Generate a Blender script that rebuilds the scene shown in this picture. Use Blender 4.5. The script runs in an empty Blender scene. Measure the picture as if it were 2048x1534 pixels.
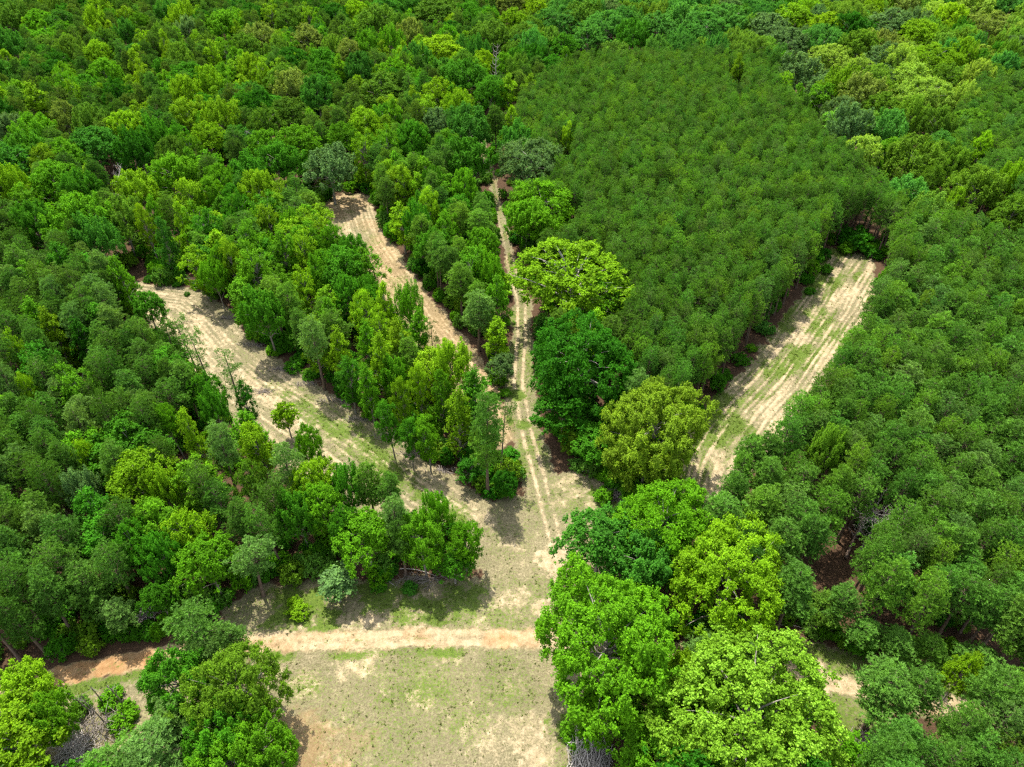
import bpy, math, random
import numpy as np
from mathutils import Vector, Matrix

rng = np.random.default_rng(11)
random.seed(11)
R = math.radians
scene = bpy.context.scene
COL = scene.collection

# ------------------------------------------------------------------ camera
H = 90.0
PITCH = 40.0
F = 1419.0                      # focal length in pixels of the 2048 px wide photograph
CA, SA = math.cos(R(PITCH)), math.sin(R(PITCH))


def unproject(x, y, z=0.0):
    """world point on the level z that shows at photo pixel x, y (x, y may be arrays)"""
    x = np.asarray(x, float); y = np.asarray(y, float)
    dx, dy = (x - 1024.0) / F, (767.0 - y) / F
    wy, wz = CA + dy * SA, -SA + dy * CA
    t = (z - H) / wz
    return dx * t, wy * t


def project(X, Y, Z):
    X = np.asarray(X, float); Y = np.asarray(Y, float); Z = np.asarray(Z, float)
    d = Y * CA - (Z - H) * SA
    v = Y * SA + (Z - H) * CA
    return 1024.0 + F * X / d, 767.0 - F * v / d, d


cam = bpy.data.cameras.new("camera")
cam_ob = bpy.data.objects.new("camera", cam)
COL.objects.link(cam_ob)
cam_ob.location = (0, 0, H)
cam_ob.rotation_euler = (R(90 - PITCH), 0, 0)
cam.sensor_width = 36.0
cam.lens = 36.0 * F / 2048.0
cam.clip_end = 6000
cam.clip_start = 0.5
scene.camera = cam_ob

# ------------------------------------------------------------------ light
SUN_EL = 66.0
SUN_DIR = Vector((-0.42, 0.91, 0)).normalized()          # horizontal direction towards the sun
sd = Vector((SUN_DIR.x * math.cos(R(SUN_EL)), SUN_DIR.y * math.cos(R(SUN_EL)), math.sin(R(SUN_EL))))
sun = bpy.data.lights.new("sun", 'SUN')
sun.energy = 3.3
sun.angle = R(0.53)
sun.color = (1.0, 0.95, 0.86)
sun_ob = bpy.data.objects.new("sun", sun)
COL.objects.link(sun_ob)
sun_ob.rotation_euler = sd.to_track_quat('Z', 'Y').to_euler()
sun_ob.location = (0, 0, 200)
world = bpy.data.worlds.new("World")
scene.world = world
world.use_nodes = True
wn = world.node_tree
sky = wn.nodes.new('ShaderNodeTexSky')
sky.sky_type = 'NISHITA'
sky.sun_disc = False
sky.sun_elevation = R(SUN_EL)
sky.sun_rotation = math.atan2(SUN_DIR.x, SUN_DIR.y)
sky.air_density = 1.0
sky.dust_density = 1.5
hs = wn.nodes.new('ShaderNodeHueSaturation')          # half of the sky is white cloud
hs.inputs['Saturation'].default_value = 0.45
wn.links.new(sky.outputs[0], hs.inputs['Color'])
wn.links.new(hs.outputs[0], wn.nodes['Background'].inputs[0])
wn.nodes['Background'].inputs[1].default_value = 0.15
scene.view_settings.view_transform = 'Standard'
scene.view_settings.look = 'None'
scene.view_settings.gamma = 1.0
scene.view_settings.exposure = 1.5
cy = scene.cycles
cy.max_bounces = 8
cy.diffuse_bounces = 6
cy.glossy_bounces = 1
cy.transmission_bounces = 2
cy.transparent_max_bounces = 4
cy.use_denoising = False
cy.pixel_filter_type = 'BLACKMAN_HARRIS'
cy.filter_width = 1.3
scene.render.use_persistent_data = False


# ------------------------------------------------------------------ noise
def _hash(ix, iy, seed):
    n = (ix.astype(np.int64) * 374761393 + iy.astype(np.int64) * 668265263 + seed * 974634777) & 0xFFFFFFFF
    n = ((n ^ (n >> 13)) * 1274126177) & 0xFFFFFFFF
    n = (n ^ (n >> 16)) & 0xFFFFFFFF
    return n / 4294967295.0


def vnoise(x, y, seed=0):
    x0 = np.floor(x); y0 = np.floor(y)
    fx, fy = x - x0, y - y0
    fx = fx * fx * (3 - 2 * fx); fy = fy * fy * (3 - 2 * fy)
    a = _hash(x0, y0, seed); b = _hash(x0 + 1, y0, seed)
    c = _hash(x0, y0 + 1, seed); d = _hash(x0 + 1, y0 + 1, seed)
    return (a * (1 - fx) + b * fx) * (1 - fy) + (c * (1 - fx) + d * fx) * fy


def fbm(x, y, s, seed=0, octv=4):
    v, a, t = 0.0, 1.0, 0.0
    for i in range(octv):
        v = v + a * vnoise(x * s + 17.3 * i, y * s - 9.1 * i, seed + i)
        t += a; a *= 0.55; s *= 2.03
    return v / t


def smooth(x, a, b):
    t = np.clip((x - a) / (b - a), 0, 1)
    return t * t * (3 - 2 * t)


def in_poly(px, py, poly):
    px = np.asarray(px, float); py = np.asarray(py, float)
    inside = np.zeros(px.shape, bool)
    n = len(poly)
    for i in range(n):
        x1, y1 = poly[i]; x2, y2 = poly[(i + 1) % n]
        c = ((y1 > py) != (y2 > py))
        with np.errstate(divide='ignore', invalid='ignore'):
            xi = (x2 - x1) * (py - y1) / (y2 - y1 + 1e-12) + x1
        inside ^= c & (px < xi)
    return inside


def line_dist(px, py, line, closed=False):
    """(distance to a polyline, signed side distance, arc length at the nearest point)"""
    best = np.full(np.shape(px), 1e9); side = np.zeros(np.shape(px)); arc = np.zeros(np.shape(px))
    pts = list(line) + ([line[0]] if closed else [])
    run = 0.0
    for (x1, y1), (x2, y2) in zip(pts[:-1], pts[1:]):
        ex, ey = x2 - x1, y2 - y1
        L = math.hypot(ex, ey) + 1e-9
        t = np.clip(((px - x1) * ex + (py - y1) * ey) / (L * L), 0, 1)
        d = np.hypot(px - x1 - t * ex, py - y1 - t * ey)
        m = d < best
        best = np.where(m, d, best)
        side = np.where(m, np.sign(ex * (py - y1) - ey * (px - x1)), side)
        arc = np.where(m, run + t * L, arc)
        run += L
    return best, best * side, arc


def poly_sd(px, py, poly):
    """signed distance, positive inside"""
    d = line_dist(px, py, poly, True)[0]
    return np.where(in_poly(px, py, poly), d, -d)


def world_poly(pts, z=0.0):
    return [tuple(float(v) for v in unproject(x, y, z)) for x, y in pts]


def resample(line, step):
    out = []
    for (x1, y1), (x2, y2) in zip(line[:-1], line[1:]):
        n = max(1, int(math.hypot(x2 - x1, y2 - y1) / step))
        out += [(x1 + (x2 - x1) * i / n, y1 + (y2 - y1) * i / n) for i in range(n)]
    return out + [line[-1]]


# ------------------------------------------------------------------ object helpers
def tag(o, label=None, cat=None, group=None, kind=None):
    if label: o["label"] = label
    if cat: o["category"] = cat
    if group: o["group"] = group
    if kind: o["kind"] = kind
    return o


def make_mesh(name, verts, faces, mat, smooth_shade=False, **attrs):
    """verts n x 3, faces: list of int arrays (m x 3 / m x 4)"""
    me = bpy.data.meshes.new(name)
    verts = np.asarray(verts, np.float32)
    me.vertices.add(len(verts))
    me.vertices.foreach_set("co", verts.ravel())
    faces = [np.asarray(f, np.int32) for f in faces if len(f)]
    nl = sum(f.size for f in faces); nf = sum(len(f) for f in faces)
    me.loops.add(nl)
    me.loops.foreach_set("vertex_index", np.concatenate([f.ravel() for f in faces]))
    tot = np.concatenate([np.full(len(f), f.shape[1], np.int32) for f in faces])
    me.polygons.add(nf)
    me.polygons.foreach_set("loop_start", np.concatenate([[0], np.cumsum(tot)[:-1]]).astype(np.int32))
    me.polygons.foreach_set("loop_total", tot)
    me.polygons.foreach_set("use_smooth", np.full(nf, smooth_shade, bool))
    for k, v in attrs.items():
        a = me.attributes.new(k, 'FLOAT', 'POINT')
        a.data.foreach_set("value", np.asarray(v, np.float32))
    me.materials.append(mat)
    me.update(calc_edges=True)
    me.validate()
    return me


class Tubes:
    """collects tapered tubes"""
    def __init__(self):
        self.v, self.f, self.n = [], [], 0

    def add(self, pts, radii, sides=5):
        pts = np.asarray(pts, float); k = len(pts)
        tang = np.gradient(pts, axis=0)
        tang /= np.linalg.norm(tang, axis=1)[:, None] + 1e-9
        ref = np.array([0.31, 0.95, 0.07]) if abs(tang[0][1]) < 0.8 else np.array([0.95, 0.1, 0.3])
        a = np.cross(tang, ref); a /= np.linalg.norm(a, axis=1)[:, None] + 1e-9
        b = np.cross(tang, a)
        ang = np.arange(sides) * 2 * math.pi / sides
        ring = (pts[:, None, :] + np.asarray(radii)[:, None, None] * (np.cos(ang)[None, :, None] * a[:, None, :] + np.sin(ang)[None, :, None] * b[:, None, :]))
        self.v.append(ring.reshape(-1, 3))
        i = np.arange(k - 1)[:, None] * sides + np.arange(sides)[None, :]
        j = np.arange(k - 1)[:, None] * sides + (np.arange(sides)[None, :] + 1) % sides
        self.f.append(np.stack([i, j, j + sides, i + sides], -1).reshape(-1, 4) + self.n)
        self.n += k * sides

    def mesh(self, name, mat):
        return make_mesh(name, np.concatenate(self.v), [np.concatenate(self.f)], mat, True)


def unit(v):
    return v / (np.linalg.norm(v, axis=-1, keepdims=True) + 1e-9)


def rand_dirs(n, r):
    return unit(r.normal(size=(n, 3)))


# ------------------------------------------------------------------ materials
def new_mat(name):
    m = bpy.data.materials.new(name)
    m.use_nodes = True
    nt = m.node_tree
    nt.nodes.clear()
    out = nt.nodes.new('ShaderNodeOutputMaterial')
    return m, nt, out


def node(nt, kind, **kw):
    n = nt.nodes.new(kind)
    for k, v in kw.items():
        setattr(n, k, v)
    return n


def math_node(nt, op, a, b=None, clamp=False):
    n = nt.nodes.new('ShaderNodeMath'); n.operation = op; n.use_clamp = clamp
    for i, v in enumerate((a, b)):
        if v is None: continue
        if isinstance(v, (int, float)): n.inputs[i].default_value = v
        else: nt.links.new(v, n.inputs[i])
    return n.outputs[0]


def mix_col(nt, fac, a, b, mode='MIX'):
    n = nt.nodes.new('ShaderNodeMix'); n.data_type = 'RGBA'; n.blend_type = mode
    def put(sock, v):
        if isinstance(v, (tuple, list)): sock.default_value = (*v[:3], 1)
        elif isinstance(v, (int, float)): sock.default_value = v
        else: nt.links.new(v, sock)
    put(n.inputs[0], fac); put(n.inputs[6], a); put(n.inputs[7], b)
    return n.outputs[2]


def noise_tex(nt, scale, detail=4, rough=0.6, coord=None):
    n = nt.nodes.new('ShaderNodeTexNoise')
    n.inputs['Scale'].default_value = scale
    n.inputs['Detail'].default_value = detail
    n.inputs['Roughness'].default_value = rough
    if coord is not None: nt.links.new(coord, n.inputs['Vector'])
    return n.outputs['Fac']


def ramp(nt, fac, stops):
    n = nt.nodes.new('ShaderNodeValToRGB')
    els = n.color_ramp.elements
    while len(els) < len(stops): els.new(0.5)
    for e, (p, c) in zip(els, stops):
        e.position = p
        e.color = (*c, 1) if len(c) == 3 else c
    nt.links.new(fac, n.inputs[0])
    return n.outputs[0]


def attr(nt, name, kind='GEOMETRY'):
    n = nt.nodes.new('ShaderNodeAttribute')
    n.attribute_type = kind
    n.attribute_name = name
    return n


def leaf_material(name, trans=0.34, gloss=0.05, spread=0.55, yellow=(1.25, 1.08, 0.5)):
    """foliage: the tree's own leaf colour (property 'tint'), leaf-to-leaf variation (attribute 'var')"""
    m, nt, out = new_mat(name)
    tint = attr(nt, 'tint', 'INSTANCER').outputs['Vector']
    var = attr(nt, 'var').outputs['Fac']
    k = math_node(nt, 'ADD', math_node(nt, 'MULTIPLY', var, spread * 2), 1 - spread)
    vm = nt.nodes.new('ShaderNodeVectorMath'); vm.operation = 'SCALE'
    nt.links.new(tint, vm.inputs[0]); nt.links.new(k, vm.inputs['Scale'])
    col = vm.outputs[0]
    # young leaves are yellower
    young = mix_col(nt, math_node(nt, 'MULTIPLY', math_node(nt, 'SUBTRACT', var, 0.55, True), 1.1, True), (1, 1, 1), yellow)
    col = mix_col(nt, 1.0, col, young, 'MULTIPLY')
    d = nt.nodes.new('ShaderNodeBsdfDiffuse'); nt.links.new(col, d.inputs[0])
    t = nt.nodes.new('ShaderNodeBsdfTranslucent')
    nt.links.new(mix_col(nt, 1.0, col, (1.35, 1.25, 0.5), 'MULTIPLY'), t.inputs[0])
    mx = nt.nodes.new('ShaderNodeMixShader'); mx.inputs[0].default_value = trans
    nt.links.new(d.outputs[0], mx.inputs[1]); nt.links.new(t.outputs[0], mx.inputs[2])
    g = nt.nodes.new('ShaderNodeBsdfGlossy'); g.inputs['Roughness'].default_value = 0.6
    g.inputs['Color'].default_value = (0.9, 0.95, 0.85, 1)
    m2 = nt.nodes.new('ShaderNodeMixShader'); m2.inputs[0].default_value = gloss
    nt.links.new(mx.outputs[0], m2.inputs[1]); nt.links.new(g.outputs[0], m2.inputs[2])
    nt.links.new(m2.outputs[0], out.inputs[0])
    return m


def bark_material(name, c1, c2, scale=3.0):
    m, nt, out = new_mat(name)
    tc = nt.nodes.new('ShaderNodeTexCoord')
    mp = nt.nodes.new('ShaderNodeMapping'); mp.inputs['Scale'].default_value = (1, 1, 0.25)
    nt.links.new(tc.outputs['Object'], mp.inputs[0])
    f = noise_tex(nt, scale, 5, 0.65, mp.outputs[0])
    col = ramp(nt, f, [(0.3, c1), (0.7, c2)])
    b = nt.nodes.new('ShaderNodeBsdfPrincipled')
    nt.links.new(col, b.inputs['Base Color'])
    b.inputs['Roughness'].default_value = 0.9
    bp = nt.nodes.new('ShaderNodeBump'); bp.inputs['Strength'].default_value = 0.5; bp.inputs['Distance'].default_value = 0.05
    nt.links.new(f, bp.inputs['Height']); nt.links.new(bp.outputs[0], b.inputs['Normal'])
    nt.links.new(b.outputs[0], out.inputs[0])
    return m


M_PINE = leaf_material('pine_needles', 0.30, 0.010, 0.45, (1.2, 1.1, 0.6))
M_LEAF = leaf_material('broad_leaves', 0.38, 0.005, 0.45)
M_BLOOM = leaf_material('flowering_leaves', 0.36, 0.005, 0.5, (2.0, 1.55, 5.0))
M_BARK = bark_material('pine_bark', (0.07, 0.045, 0.03), (0.20, 0.14, 0.10))
M_GREYBARK = bark_material('grey_bark', (0.12, 0.10, 0.08), (0.34, 0.31, 0.26))
M_DEAD = bark_material('dead_wood', (0.22, 0.19, 0.16), (0.50, 0.46, 0.41))
M_TWIG = bark_material('dry_twigs', (0.10, 0.08, 0.065), (0.30, 0.26, 0.22))


def ground_material():
    """bare soil, straw, grass and litter mixed by the masks that the ground meshes carry"""
    m, nt, out = new_mat('soil_and_grass')
    tc = nt.nodes.new('ShaderNodeNewGeometry')
    P = tc.outputs['Position']
    f1 = noise_tex(nt, 0.9, 6, 0.7, P)
    f2 = noise_tex(nt, 3.5, 5, 0.75, P)
    f3 = noise_tex(nt, 0.12, 4, 0.6, P)
    f4 = noise_tex(nt, 11.0, 3, 0.7, P)
    sand, green, orange, litter = (attr(nt, k).outputs['Fac'] for k in ('sand', 'green', 'orange', 'litter'))
    straw = ramp(nt, f2, [(0.28, (0.080, 0.064, 0.034)), (0.48, (0.172, 0.150, 0.082)), (0.72, (0.30, 0.262, 0.160))])
    sandc = ramp(nt, f1, [(0.25, (0.22, 0.162, 0.092)), (0.5, (0.36, 0.285, 0.172)), (0.75, (0.50, 0.415, 0.275))])
    orangec = ramp(nt, f1, [(0.3, (0.25, 0.115, 0.04)), (0.7, (0.40, 0.225, 0.095))])
    grassc = ramp(nt, f2, [(0.28, (0.030, 0.060, 0.010)), (0.5, (0.085, 0.135, 0.018)), (0.75, (0.175, 0.22, 0.045))])
    litterc = ramp(nt, f2, [(0.3, (0.030, 0.019, 0.012)), (0.55, (0.085, 0.050, 0.028)), (0.8, (0.18, 0.105, 0.058))])
    def thr(mask, noise, soft):
        # mask against noise: patchy edge instead of a cross-fade
        a = math_node(nt, 'ADD', mask, math_node(nt, 'MULTIPLY', math_node(nt, 'SUBTRACT', noise, 0.5), 3.0))
        n = nt.nodes.new('ShaderNodeMapRange'); n.interpolation_type = 'SMOOTHSTEP'
        nt.links.new(a, n.inputs[0])
        n.inputs[1].default_value = 0.5 - soft; n.inputs[2].default_value = 0.5 + soft
        return n.outputs[0]
    f5 = noise_tex(nt, 1.7, 5, 0.8, P)
    nz = math_node(nt, 'ADD', math_node(nt, 'MULTIPLY', f2, 0.55), math_node(nt, 'MULTIPLY', f5, 0.45))
    nz2 = math_node(nt, 'ADD', math_node(nt, 'MULTIPLY', f1, 0.55), math_node(nt, 'MULTIPLY', f2, 0.45))
    c = mix_col(nt, thr(sand, nz2, 0.34), straw, sandc)
    c = mix_col(nt, math_node(nt, 'MULTIPLY', orange, 0.9), c, orangec)
    c = mix_col(nt, thr(green, nz, 0.2), c, grassc)
    c = mix_col(nt, thr(litter, nz2, 0.25), c, litterc)
    c = mix_col(nt, 0.55, c, ramp(nt, f3, [(0.3, (0.72, 0.72, 0.70)), (0.7, (1.18, 1.15, 1.12))]), 'MULTIPLY')
    c = mix_col(nt, 0.7, c, ramp(nt, f4, [(0.3, (0.68, 0.68, 0.66)), (0.7, (1.22, 1.22, 1.22))]), 'MULTIPLY')
    b = nt.nodes.new('ShaderNodeBsdfPrincipled')
    nt.links.new(c, b.inputs['Base Color'])
    b.inputs['Roughness'].default_value = 0.95
    b.inputs['Specular IOR Level'].default_value = 0.15
    bp = nt.nodes.new('ShaderNodeBump'); bp.inputs['Strength'].default_value = 0.7; bp.inputs['Distance'].default_value = 0.12
    nt.links.new(math_node(nt, 'ADD', f2, f4), bp.inputs['Height'])
    nt.links.new(bp.outputs[0], b.inputs['Normal'])
    nt.links.new(b.outputs[0], out.inputs[0])
    return m


M_GROUND = ground_material()

# ------------------------------------------------------------------ the clearings, as ground outlines (photo pixels -> world)
STRIP1_EDGE = [(250, 560), (405, 582), (450, 612), (512, 680), (570, 724), (648, 776), (726, 828), (806, 882), (872, 930), (945, 975), (1000, 1008), (1060, 1018)]
STRIP1 = STRIP1_EDGE + [(1000, 1075), (960, 1090), (880, 1060), (780, 1050), (680, 1020), (590, 965), (500, 885), (420, 790), (350, 705), (280, 625)]
STRIP2_EDGE = [(690, 384), (745, 390), (757, 430), (776, 478), (806, 520), (856, 580), (905, 645), (955, 706), (990, 762), (1010, 820), (1040, 880)]
STRIP2 = STRIP2_EDGE + [(1000, 905), (960, 850), (915, 790), (850, 730), (800, 660), (750, 590), (700, 520), (655, 470), (640, 430), (650, 405)]
STRIP3_EDGE = [(1665, 495), (1640, 530), (1600, 592), (1545, 662), (1490, 732), (1430, 790), (1380, 850), (1350, 900), (1330, 960)]
STRIP3 = STRIP3_EDGE + [(1385, 1055), (1440, 1030), (1500, 955), (1575, 885), (1640, 800), (1690, 715), (1730, 640), (1748, 580), (1752, 520), (1715, 505)]
TRACK_MID = [(962, 270), (968, 300), (984, 360), (996, 410), (1010, 470), (1030, 560), (1043, 600), (1043, 680), (1036, 760), (1050, 850), (1072, 930), (1090, 1000), (1108, 1080), (1122, 1150), (1106, 1220), (1092, 1262)]
ROAD_MID = [(-260, 1440), (-60, 1395), (60, 1365), (150, 1345), (250, 1327), (330, 1308), (420, 1294), (520, 1285), (640, 1282), (760, 1278), (860, 1275), (970, 1276), (1080, 1277), (1200, 1280), (1330, 1298), (1450, 1322), (1560, 1338), (1670, 1366), (1800, 1392), (1920, 1418), (2060, 1450), (2300, 1520)]
MEADOW = [(1000, 1000), (1080, 985), (1130, 940), (1190, 950), (1240, 1000), (1240, 1130), (1240, 1280), (1000, 1276), (480, 1286), (440, 1220), (520, 1170), (660, 1160), (800, 1160), (960, 1150), (930, 1120), (925, 1045)]
FIELD = [(500, 1292), (700, 1288), (860, 1284), (1080, 1284), (1180, 1290), (1200, 1400), (1210, 1480), (1230, 1620), (1260, 1760), (500, 1760), (520, 1600), (500, 1440)]
LOWER = [(-60, 1420), (120, 1368), (330, 1314), (500, 1292), (500, 1440), (500, 1560), (100, 1560)]
VERGE = [(1480, 1270), (1560, 1280), (1690, 1300), (1800, 1340), (1990, 1400), (1980, 1440), (1800, 1420), (1760, 1500), (1690, 1480), (1620, 1400), (1540, 1370)]
w_strip1, w_strip2, w_strip3 = world_poly(STRIP1), world_poly(STRIP2), world_poly(STRIP3)
w_e1, w_e2, w_e3 = (resample(world_poly(e), 4) for e in (STRIP1_EDGE, STRIP2_EDGE, STRIP3_EDGE))
w_track, w_road = resample(world_poly(TRACK_MID), 3), resample(world_poly(ROAD_MID), 3)
w_meadow, w_field, w_lower, w_verge = (world_poly(p) for p in (MEADOW, FIELD, LOWER, VERGE))
TRACK_HALF, ROAD_HALF = 3.2, 1.5


def relief(X, Y):
    return 0.10 * (fbm(X, Y, 0.11, 50, 3) - 0.5)


def build_ground():
    step = 0.27
    x0, x1, y0, y1 = -112.0, 112.0, 20.0, 262.0
    nx, ny = int((x1 - x0) / step), int((y1 - y0) / step)
    gx = x0 + np.arange(nx) * step
    gy = y0 + np.arange(ny) * step
    # coarse test first: which 2 m tiles are near a clearing
    tile = 8
    keep = np.zeros((ny, nx), bool)
    cx, cyy = np.meshgrid(gx[tile // 2::tile], gy[tile // 2::tile])
    near = np.full(cx.shape, -1e9)
    for p in (w_strip1, w_strip2, w_strip3, w_meadow, w_field, w_lower, w_verge):
        near = np.maximum(near, poly_sd(cx, cyy, p))
    near = np.maximum(near, TRACK_HALF - line_dist(cx, cyy, w_track)[0])
    near = np.maximum(near, ROAD_HALF - line_dist(cx, cyy, w_road)[0])
    k = near > -8.0
    for j in range(k.shape[0]):
        for i in np.nonzero(k[j])[0]:
            keep[j * tile:(j + 1) * tile + 1, i * tile:(i + 1) * tile + 1] = True
    idx = -np.ones((ny, nx), np.int64)
    jj, ii = np.nonzero(keep)
    idx[jj, ii] = np.arange(len(jj))
    X, Y = gx[ii], gy[jj]
    wob = (fbm(X, Y, 0.35, 3, 4) - 0.5) * 3.4 + (fbm(X, Y, 1.3, 4, 2) - 0.5) * 1.2            # ragged edges
    s1, s2, s3 = poly_sd(X, Y, w_strip1), poly_sd(X, Y, w_strip2), poly_sd(X, Y, w_strip3)
    e1, e2, e3 = line_dist(X, Y, w_e1), line_dist(X, Y, w_e2), line_dist(X, Y, w_e3)
    tr, rd = line_dist(X, Y, w_track), line_dist(X, Y, w_road)
    md, fd, lo, vg = poly_sd(X, Y, w_meadow), poly_sd(X, Y, w_field), poly_sd(X, Y, w_lower), poly_sd(X, Y, w_verge)
    i1, i2, i3 = (smooth(s + wob, -0.8, 1.0) for s in (s1, s2, s3))
    it = smooth(1.35 + 2.0 * smooth(tr[2], 70, 150) - tr[0] + wob * 0.8, -0.8, 0.8)
    im, if_, il, iv = (smooth(s + wob, -1.2, 1.0) for s in (md, fd, lo, vg))
    ir = smooth(ROAD_HALF - rd[0] + wob * 0.30 + (fbm(X, Y, 1.1, 8, 3) - .5) * 1.0, -0.4, 0.45)
    n_big = fbm(X, Y, 0.06, 21, 4)
    n_mid = fbm(X, Y, 0.22, 31, 4)
    n_sml = fbm(X, Y, 0.9, 41, 3)

    def furrow(d, width, seed):
        wv = d + 0.35 * (fbm(X, Y, 0.15, seed, 2) - 0.5)
        return 0.5 + 0.5 * np.sin(wv * 2 * math.pi / width)

    def streaks(e, seed, w):
        # broken tractor lines: noise drawn out along the strip, over faint furrows
        n = 0.45 * vnoise(e[2] * 0.10, e[0] * w, seed) + 0.55 * vnoise(e[2] * 0.16, e[0] * w * 2.3, seed + 1)
        return np.clip(0.5 + 1.35 * (n - 0.5) + 0.45 * (furrow(e[0], 1.05, seed + 2) - 0.5) * (0.4 + vnoise(e[2] * .08, e[0] * .3, seed + 5)), 0, 1)

    f1, f2, f3 = streaks(e1, 61, 0.9), streaks(e2, 65, 1.1), streaks(e3, 69, 0.9)
    patch = smooth(fbm(X, Y, 0.13, 71, 3), 0.38, 0.62)
    sand = np.zeros_like(X); green = np.zeros_like(X); orange = np.zeros_like(X)
    litter = np.ones_like(X)
    # strip 1: pale soil; a green swath down its middle from half-way on; brown churned band along the trees
    swath = smooth(e1[2], 45, 75) * np.exp(-((e1[0] - 6.0 + 2 * (n_mid - .5)) / 2.8) ** 2)
    a = 0.38 + 1.0 * (f1 - 0.5) + 0.5 * (n_mid - 0.5) - 0.35 * smooth(e1[0], 4.0, 1.2) + 0.2 * smooth(e1[2], 45, 5)
    b = 0.16 + 0.42 * swath * (0.4 + n_sml) + 0.30 * (n_sml - 0.5) + 0.22 * patch * smooth(e1[2], 60, 95) - 0.3 * (f1 - 0.5)
    sand = np.maximum(sand, i1 * a); green = np.maximum(green, i1 * b)
    # strip 2: pinkish tan furrows
    a = 0.42 + 1.05 * (f2 - 0.5) + 0.4 * (n_mid - 0.5)
    sand = np.maximum(sand, i2 * a); green = np.maximum(green, i2 * (0.14 + 0.30 * smooth(n_mid, .5, .75)))
    orange = np.maximum(orange, i2 * 0.30 * smooth(n_big, 0.35, 0.6))
    # strip 3: furrows with grass between, green patches
    a = 0.42 + 1.1 * (f3 - 0.5) + 0.4 * (n_mid - 0.5)
    b = 0.30 + 0.50 * patch * (0.3 + n_sml) - 0.6 * (f3 - 0.5) + 0.5 * (n_mid - 0.5) + 0.4 * smooth(e3[0], 2.2, 0.3)
    b = np.where(e3[0] > 9, b - 0.22, b)
    sand = np.maximum(sand, i3 * a); green = np.where(i3 > 0.3, np.maximum(green, i3 * b), green)
    # track: grass with two pale wheel ruts
    rut = np.exp(-((np.abs(tr[1] + 0.35 * (n_mid - .5)) - 0.85) / 0.30) ** 2)
    south = smooth(tr[2], 40, 130)
    sand = np.where(it > 0.2, np.maximum(sand * (1 - it * 0.6), it * (0.10 + 0.1 * south + (0.10 + 0.72 * south) * rut * (0.3 + 1.1 * vnoise(tr[2] * .3, tr[1] * 3, 95)) + 0.5 * (n_mid - 0.5))), sand)
    green = np.where(it > 0.2, np.maximum(green * (1 - 0.6 * it), it * (0.46 + 0.6 * (n_mid - 0.5) - 0.45 * rut)), green)
    orange = np.maximum(orange, it * 0.35 * smooth(n_mid, .5, .7) * (1 - south))
    for sp in ((1035, 790, 3.0, .85), (1048, 850, 2.4, .8), (1015, 845, 2.5, .7), (1060, 900, 2.0, .6)):
        green = np.maximum(green, it * (lambda d: sp[3] * smooth(d + (n_sml - .5) * 2, sp[2], sp[2] * .3))(np.hypot(X - unproject(sp[0], sp[1])[0], Y - unproject(sp[0], sp[1])[1])))
    # meadow south of the fork
    mx, my = X, Y
    sand_m = 0.20 + 0.40 * smooth(n_mid, 0.50, 0.74) + 0.6 * rut * vnoise(tr[2] * .3, tr[1] * 3, 95) * smooth(tr[2], 60, 100) * (tr[0] < 2)
    def spot(px, py, rad, amt):
        wx, wy = unproject(px, py)
        d = np.hypot(X - wx, (Y - wy)) + (n_sml - 0.5) * rad * 1.2 + (n_mid - .5) * rad
        return amt * smooth(d, rad, rad * 0.35)
    for sp in ((1112, 1120, 3.4, .85), (1125, 1105, 2.4, .6), (1085, 1215, 2.2, .75), (740, 1240, 3.2, .7), (690, 1244, 2.4, .5), (960, 1240, 1.8, .5), (1030, 1225, 2.0, .5)):
        sand_m = np.maximum(sand_m, spot(*sp))
    green_m = 0.44 + 0.8 * (n_mid - 0.5) + 0.4 * (n_big - 0.5) - 0.8 * (sand_m - 0.2)
    for sp in ((600, 1220, 6, .85), (560, 1160, 4, .6), (840, 1215, 7, .72), (930, 1200, 5, .7), (1215, 990, 4.5, .9), (1225, 1040, 3.0, .8), (760, 1190, 5, .7), (1000, 1245, 6, .5), (640, 1255, 5, .8)):
        green_m = np.maximum(green_m, spot(*sp))
    sand = np.where(im > 0.05, np.maximum(sand * (1 - 0.5 * im), im * sand_m), sand)
    green = np.where(im > 0.05, np.maximum(green * (1 - 0.5 * im), im * green_m), green)
    # field south of the road
    sand_f = 0.16 + 0.40 * smooth(n_mid + 0.5 * (n_big - .5), 0.52, 0.78)
    for sp in ((835, 1390, 2.6, .95), (845, 1400, 1.4, .6), (735, 1327, 3.0, .7), (700, 1330, 2.2, .6), (1075, 1500, 4.2, .5), (1060, 1460, 3.5, .48), (960, 1465, 5.0, .46), (1080, 1510, 1.6, .85)):
        sand_f = np.maximum(sand_f, spot(*sp))
    green_f = 0.31 + 0.45 * (n_mid - 0.5) + 0.6 * (fbm(X, Y, 0.09, 91, 3) - 0.5)
    green_f = np.maximum(green_f, (0.50 + 1.3 * (n_mid - .5)) * smooth(rd[0], 3.9, 2.3))
    for sp in ((1150, 1470, 4.0, .85), (1160, 1530, 4.0, .8), (840, 1350, 5.0, .5), (770, 1480, 6.0, .42)):
        green_f = np.maximum(green_f, spot(*sp))
    sand = np.where(if_ > 0.05, np.maximum(sand * (1 - if_), if_ * sand_f), sand)
    green = np.where(if_ > 0.05, np.maximum(green * (1 - if_), if_ * green_f), green)
    ruddy = 0.0
    for sp in ((610, 1500, 6, .35), (700, 1480, 4, .18), (640, 1560, 6, .4)):
        orange = np.maximum(orange, if_ * spot(*sp))
    # lower left ground and the verge at the right
    sand = np.where(il > 0.05, np.maximum(sand * (1 - il), il * (0.15 + 0.4 * n_mid)), sand)
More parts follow.
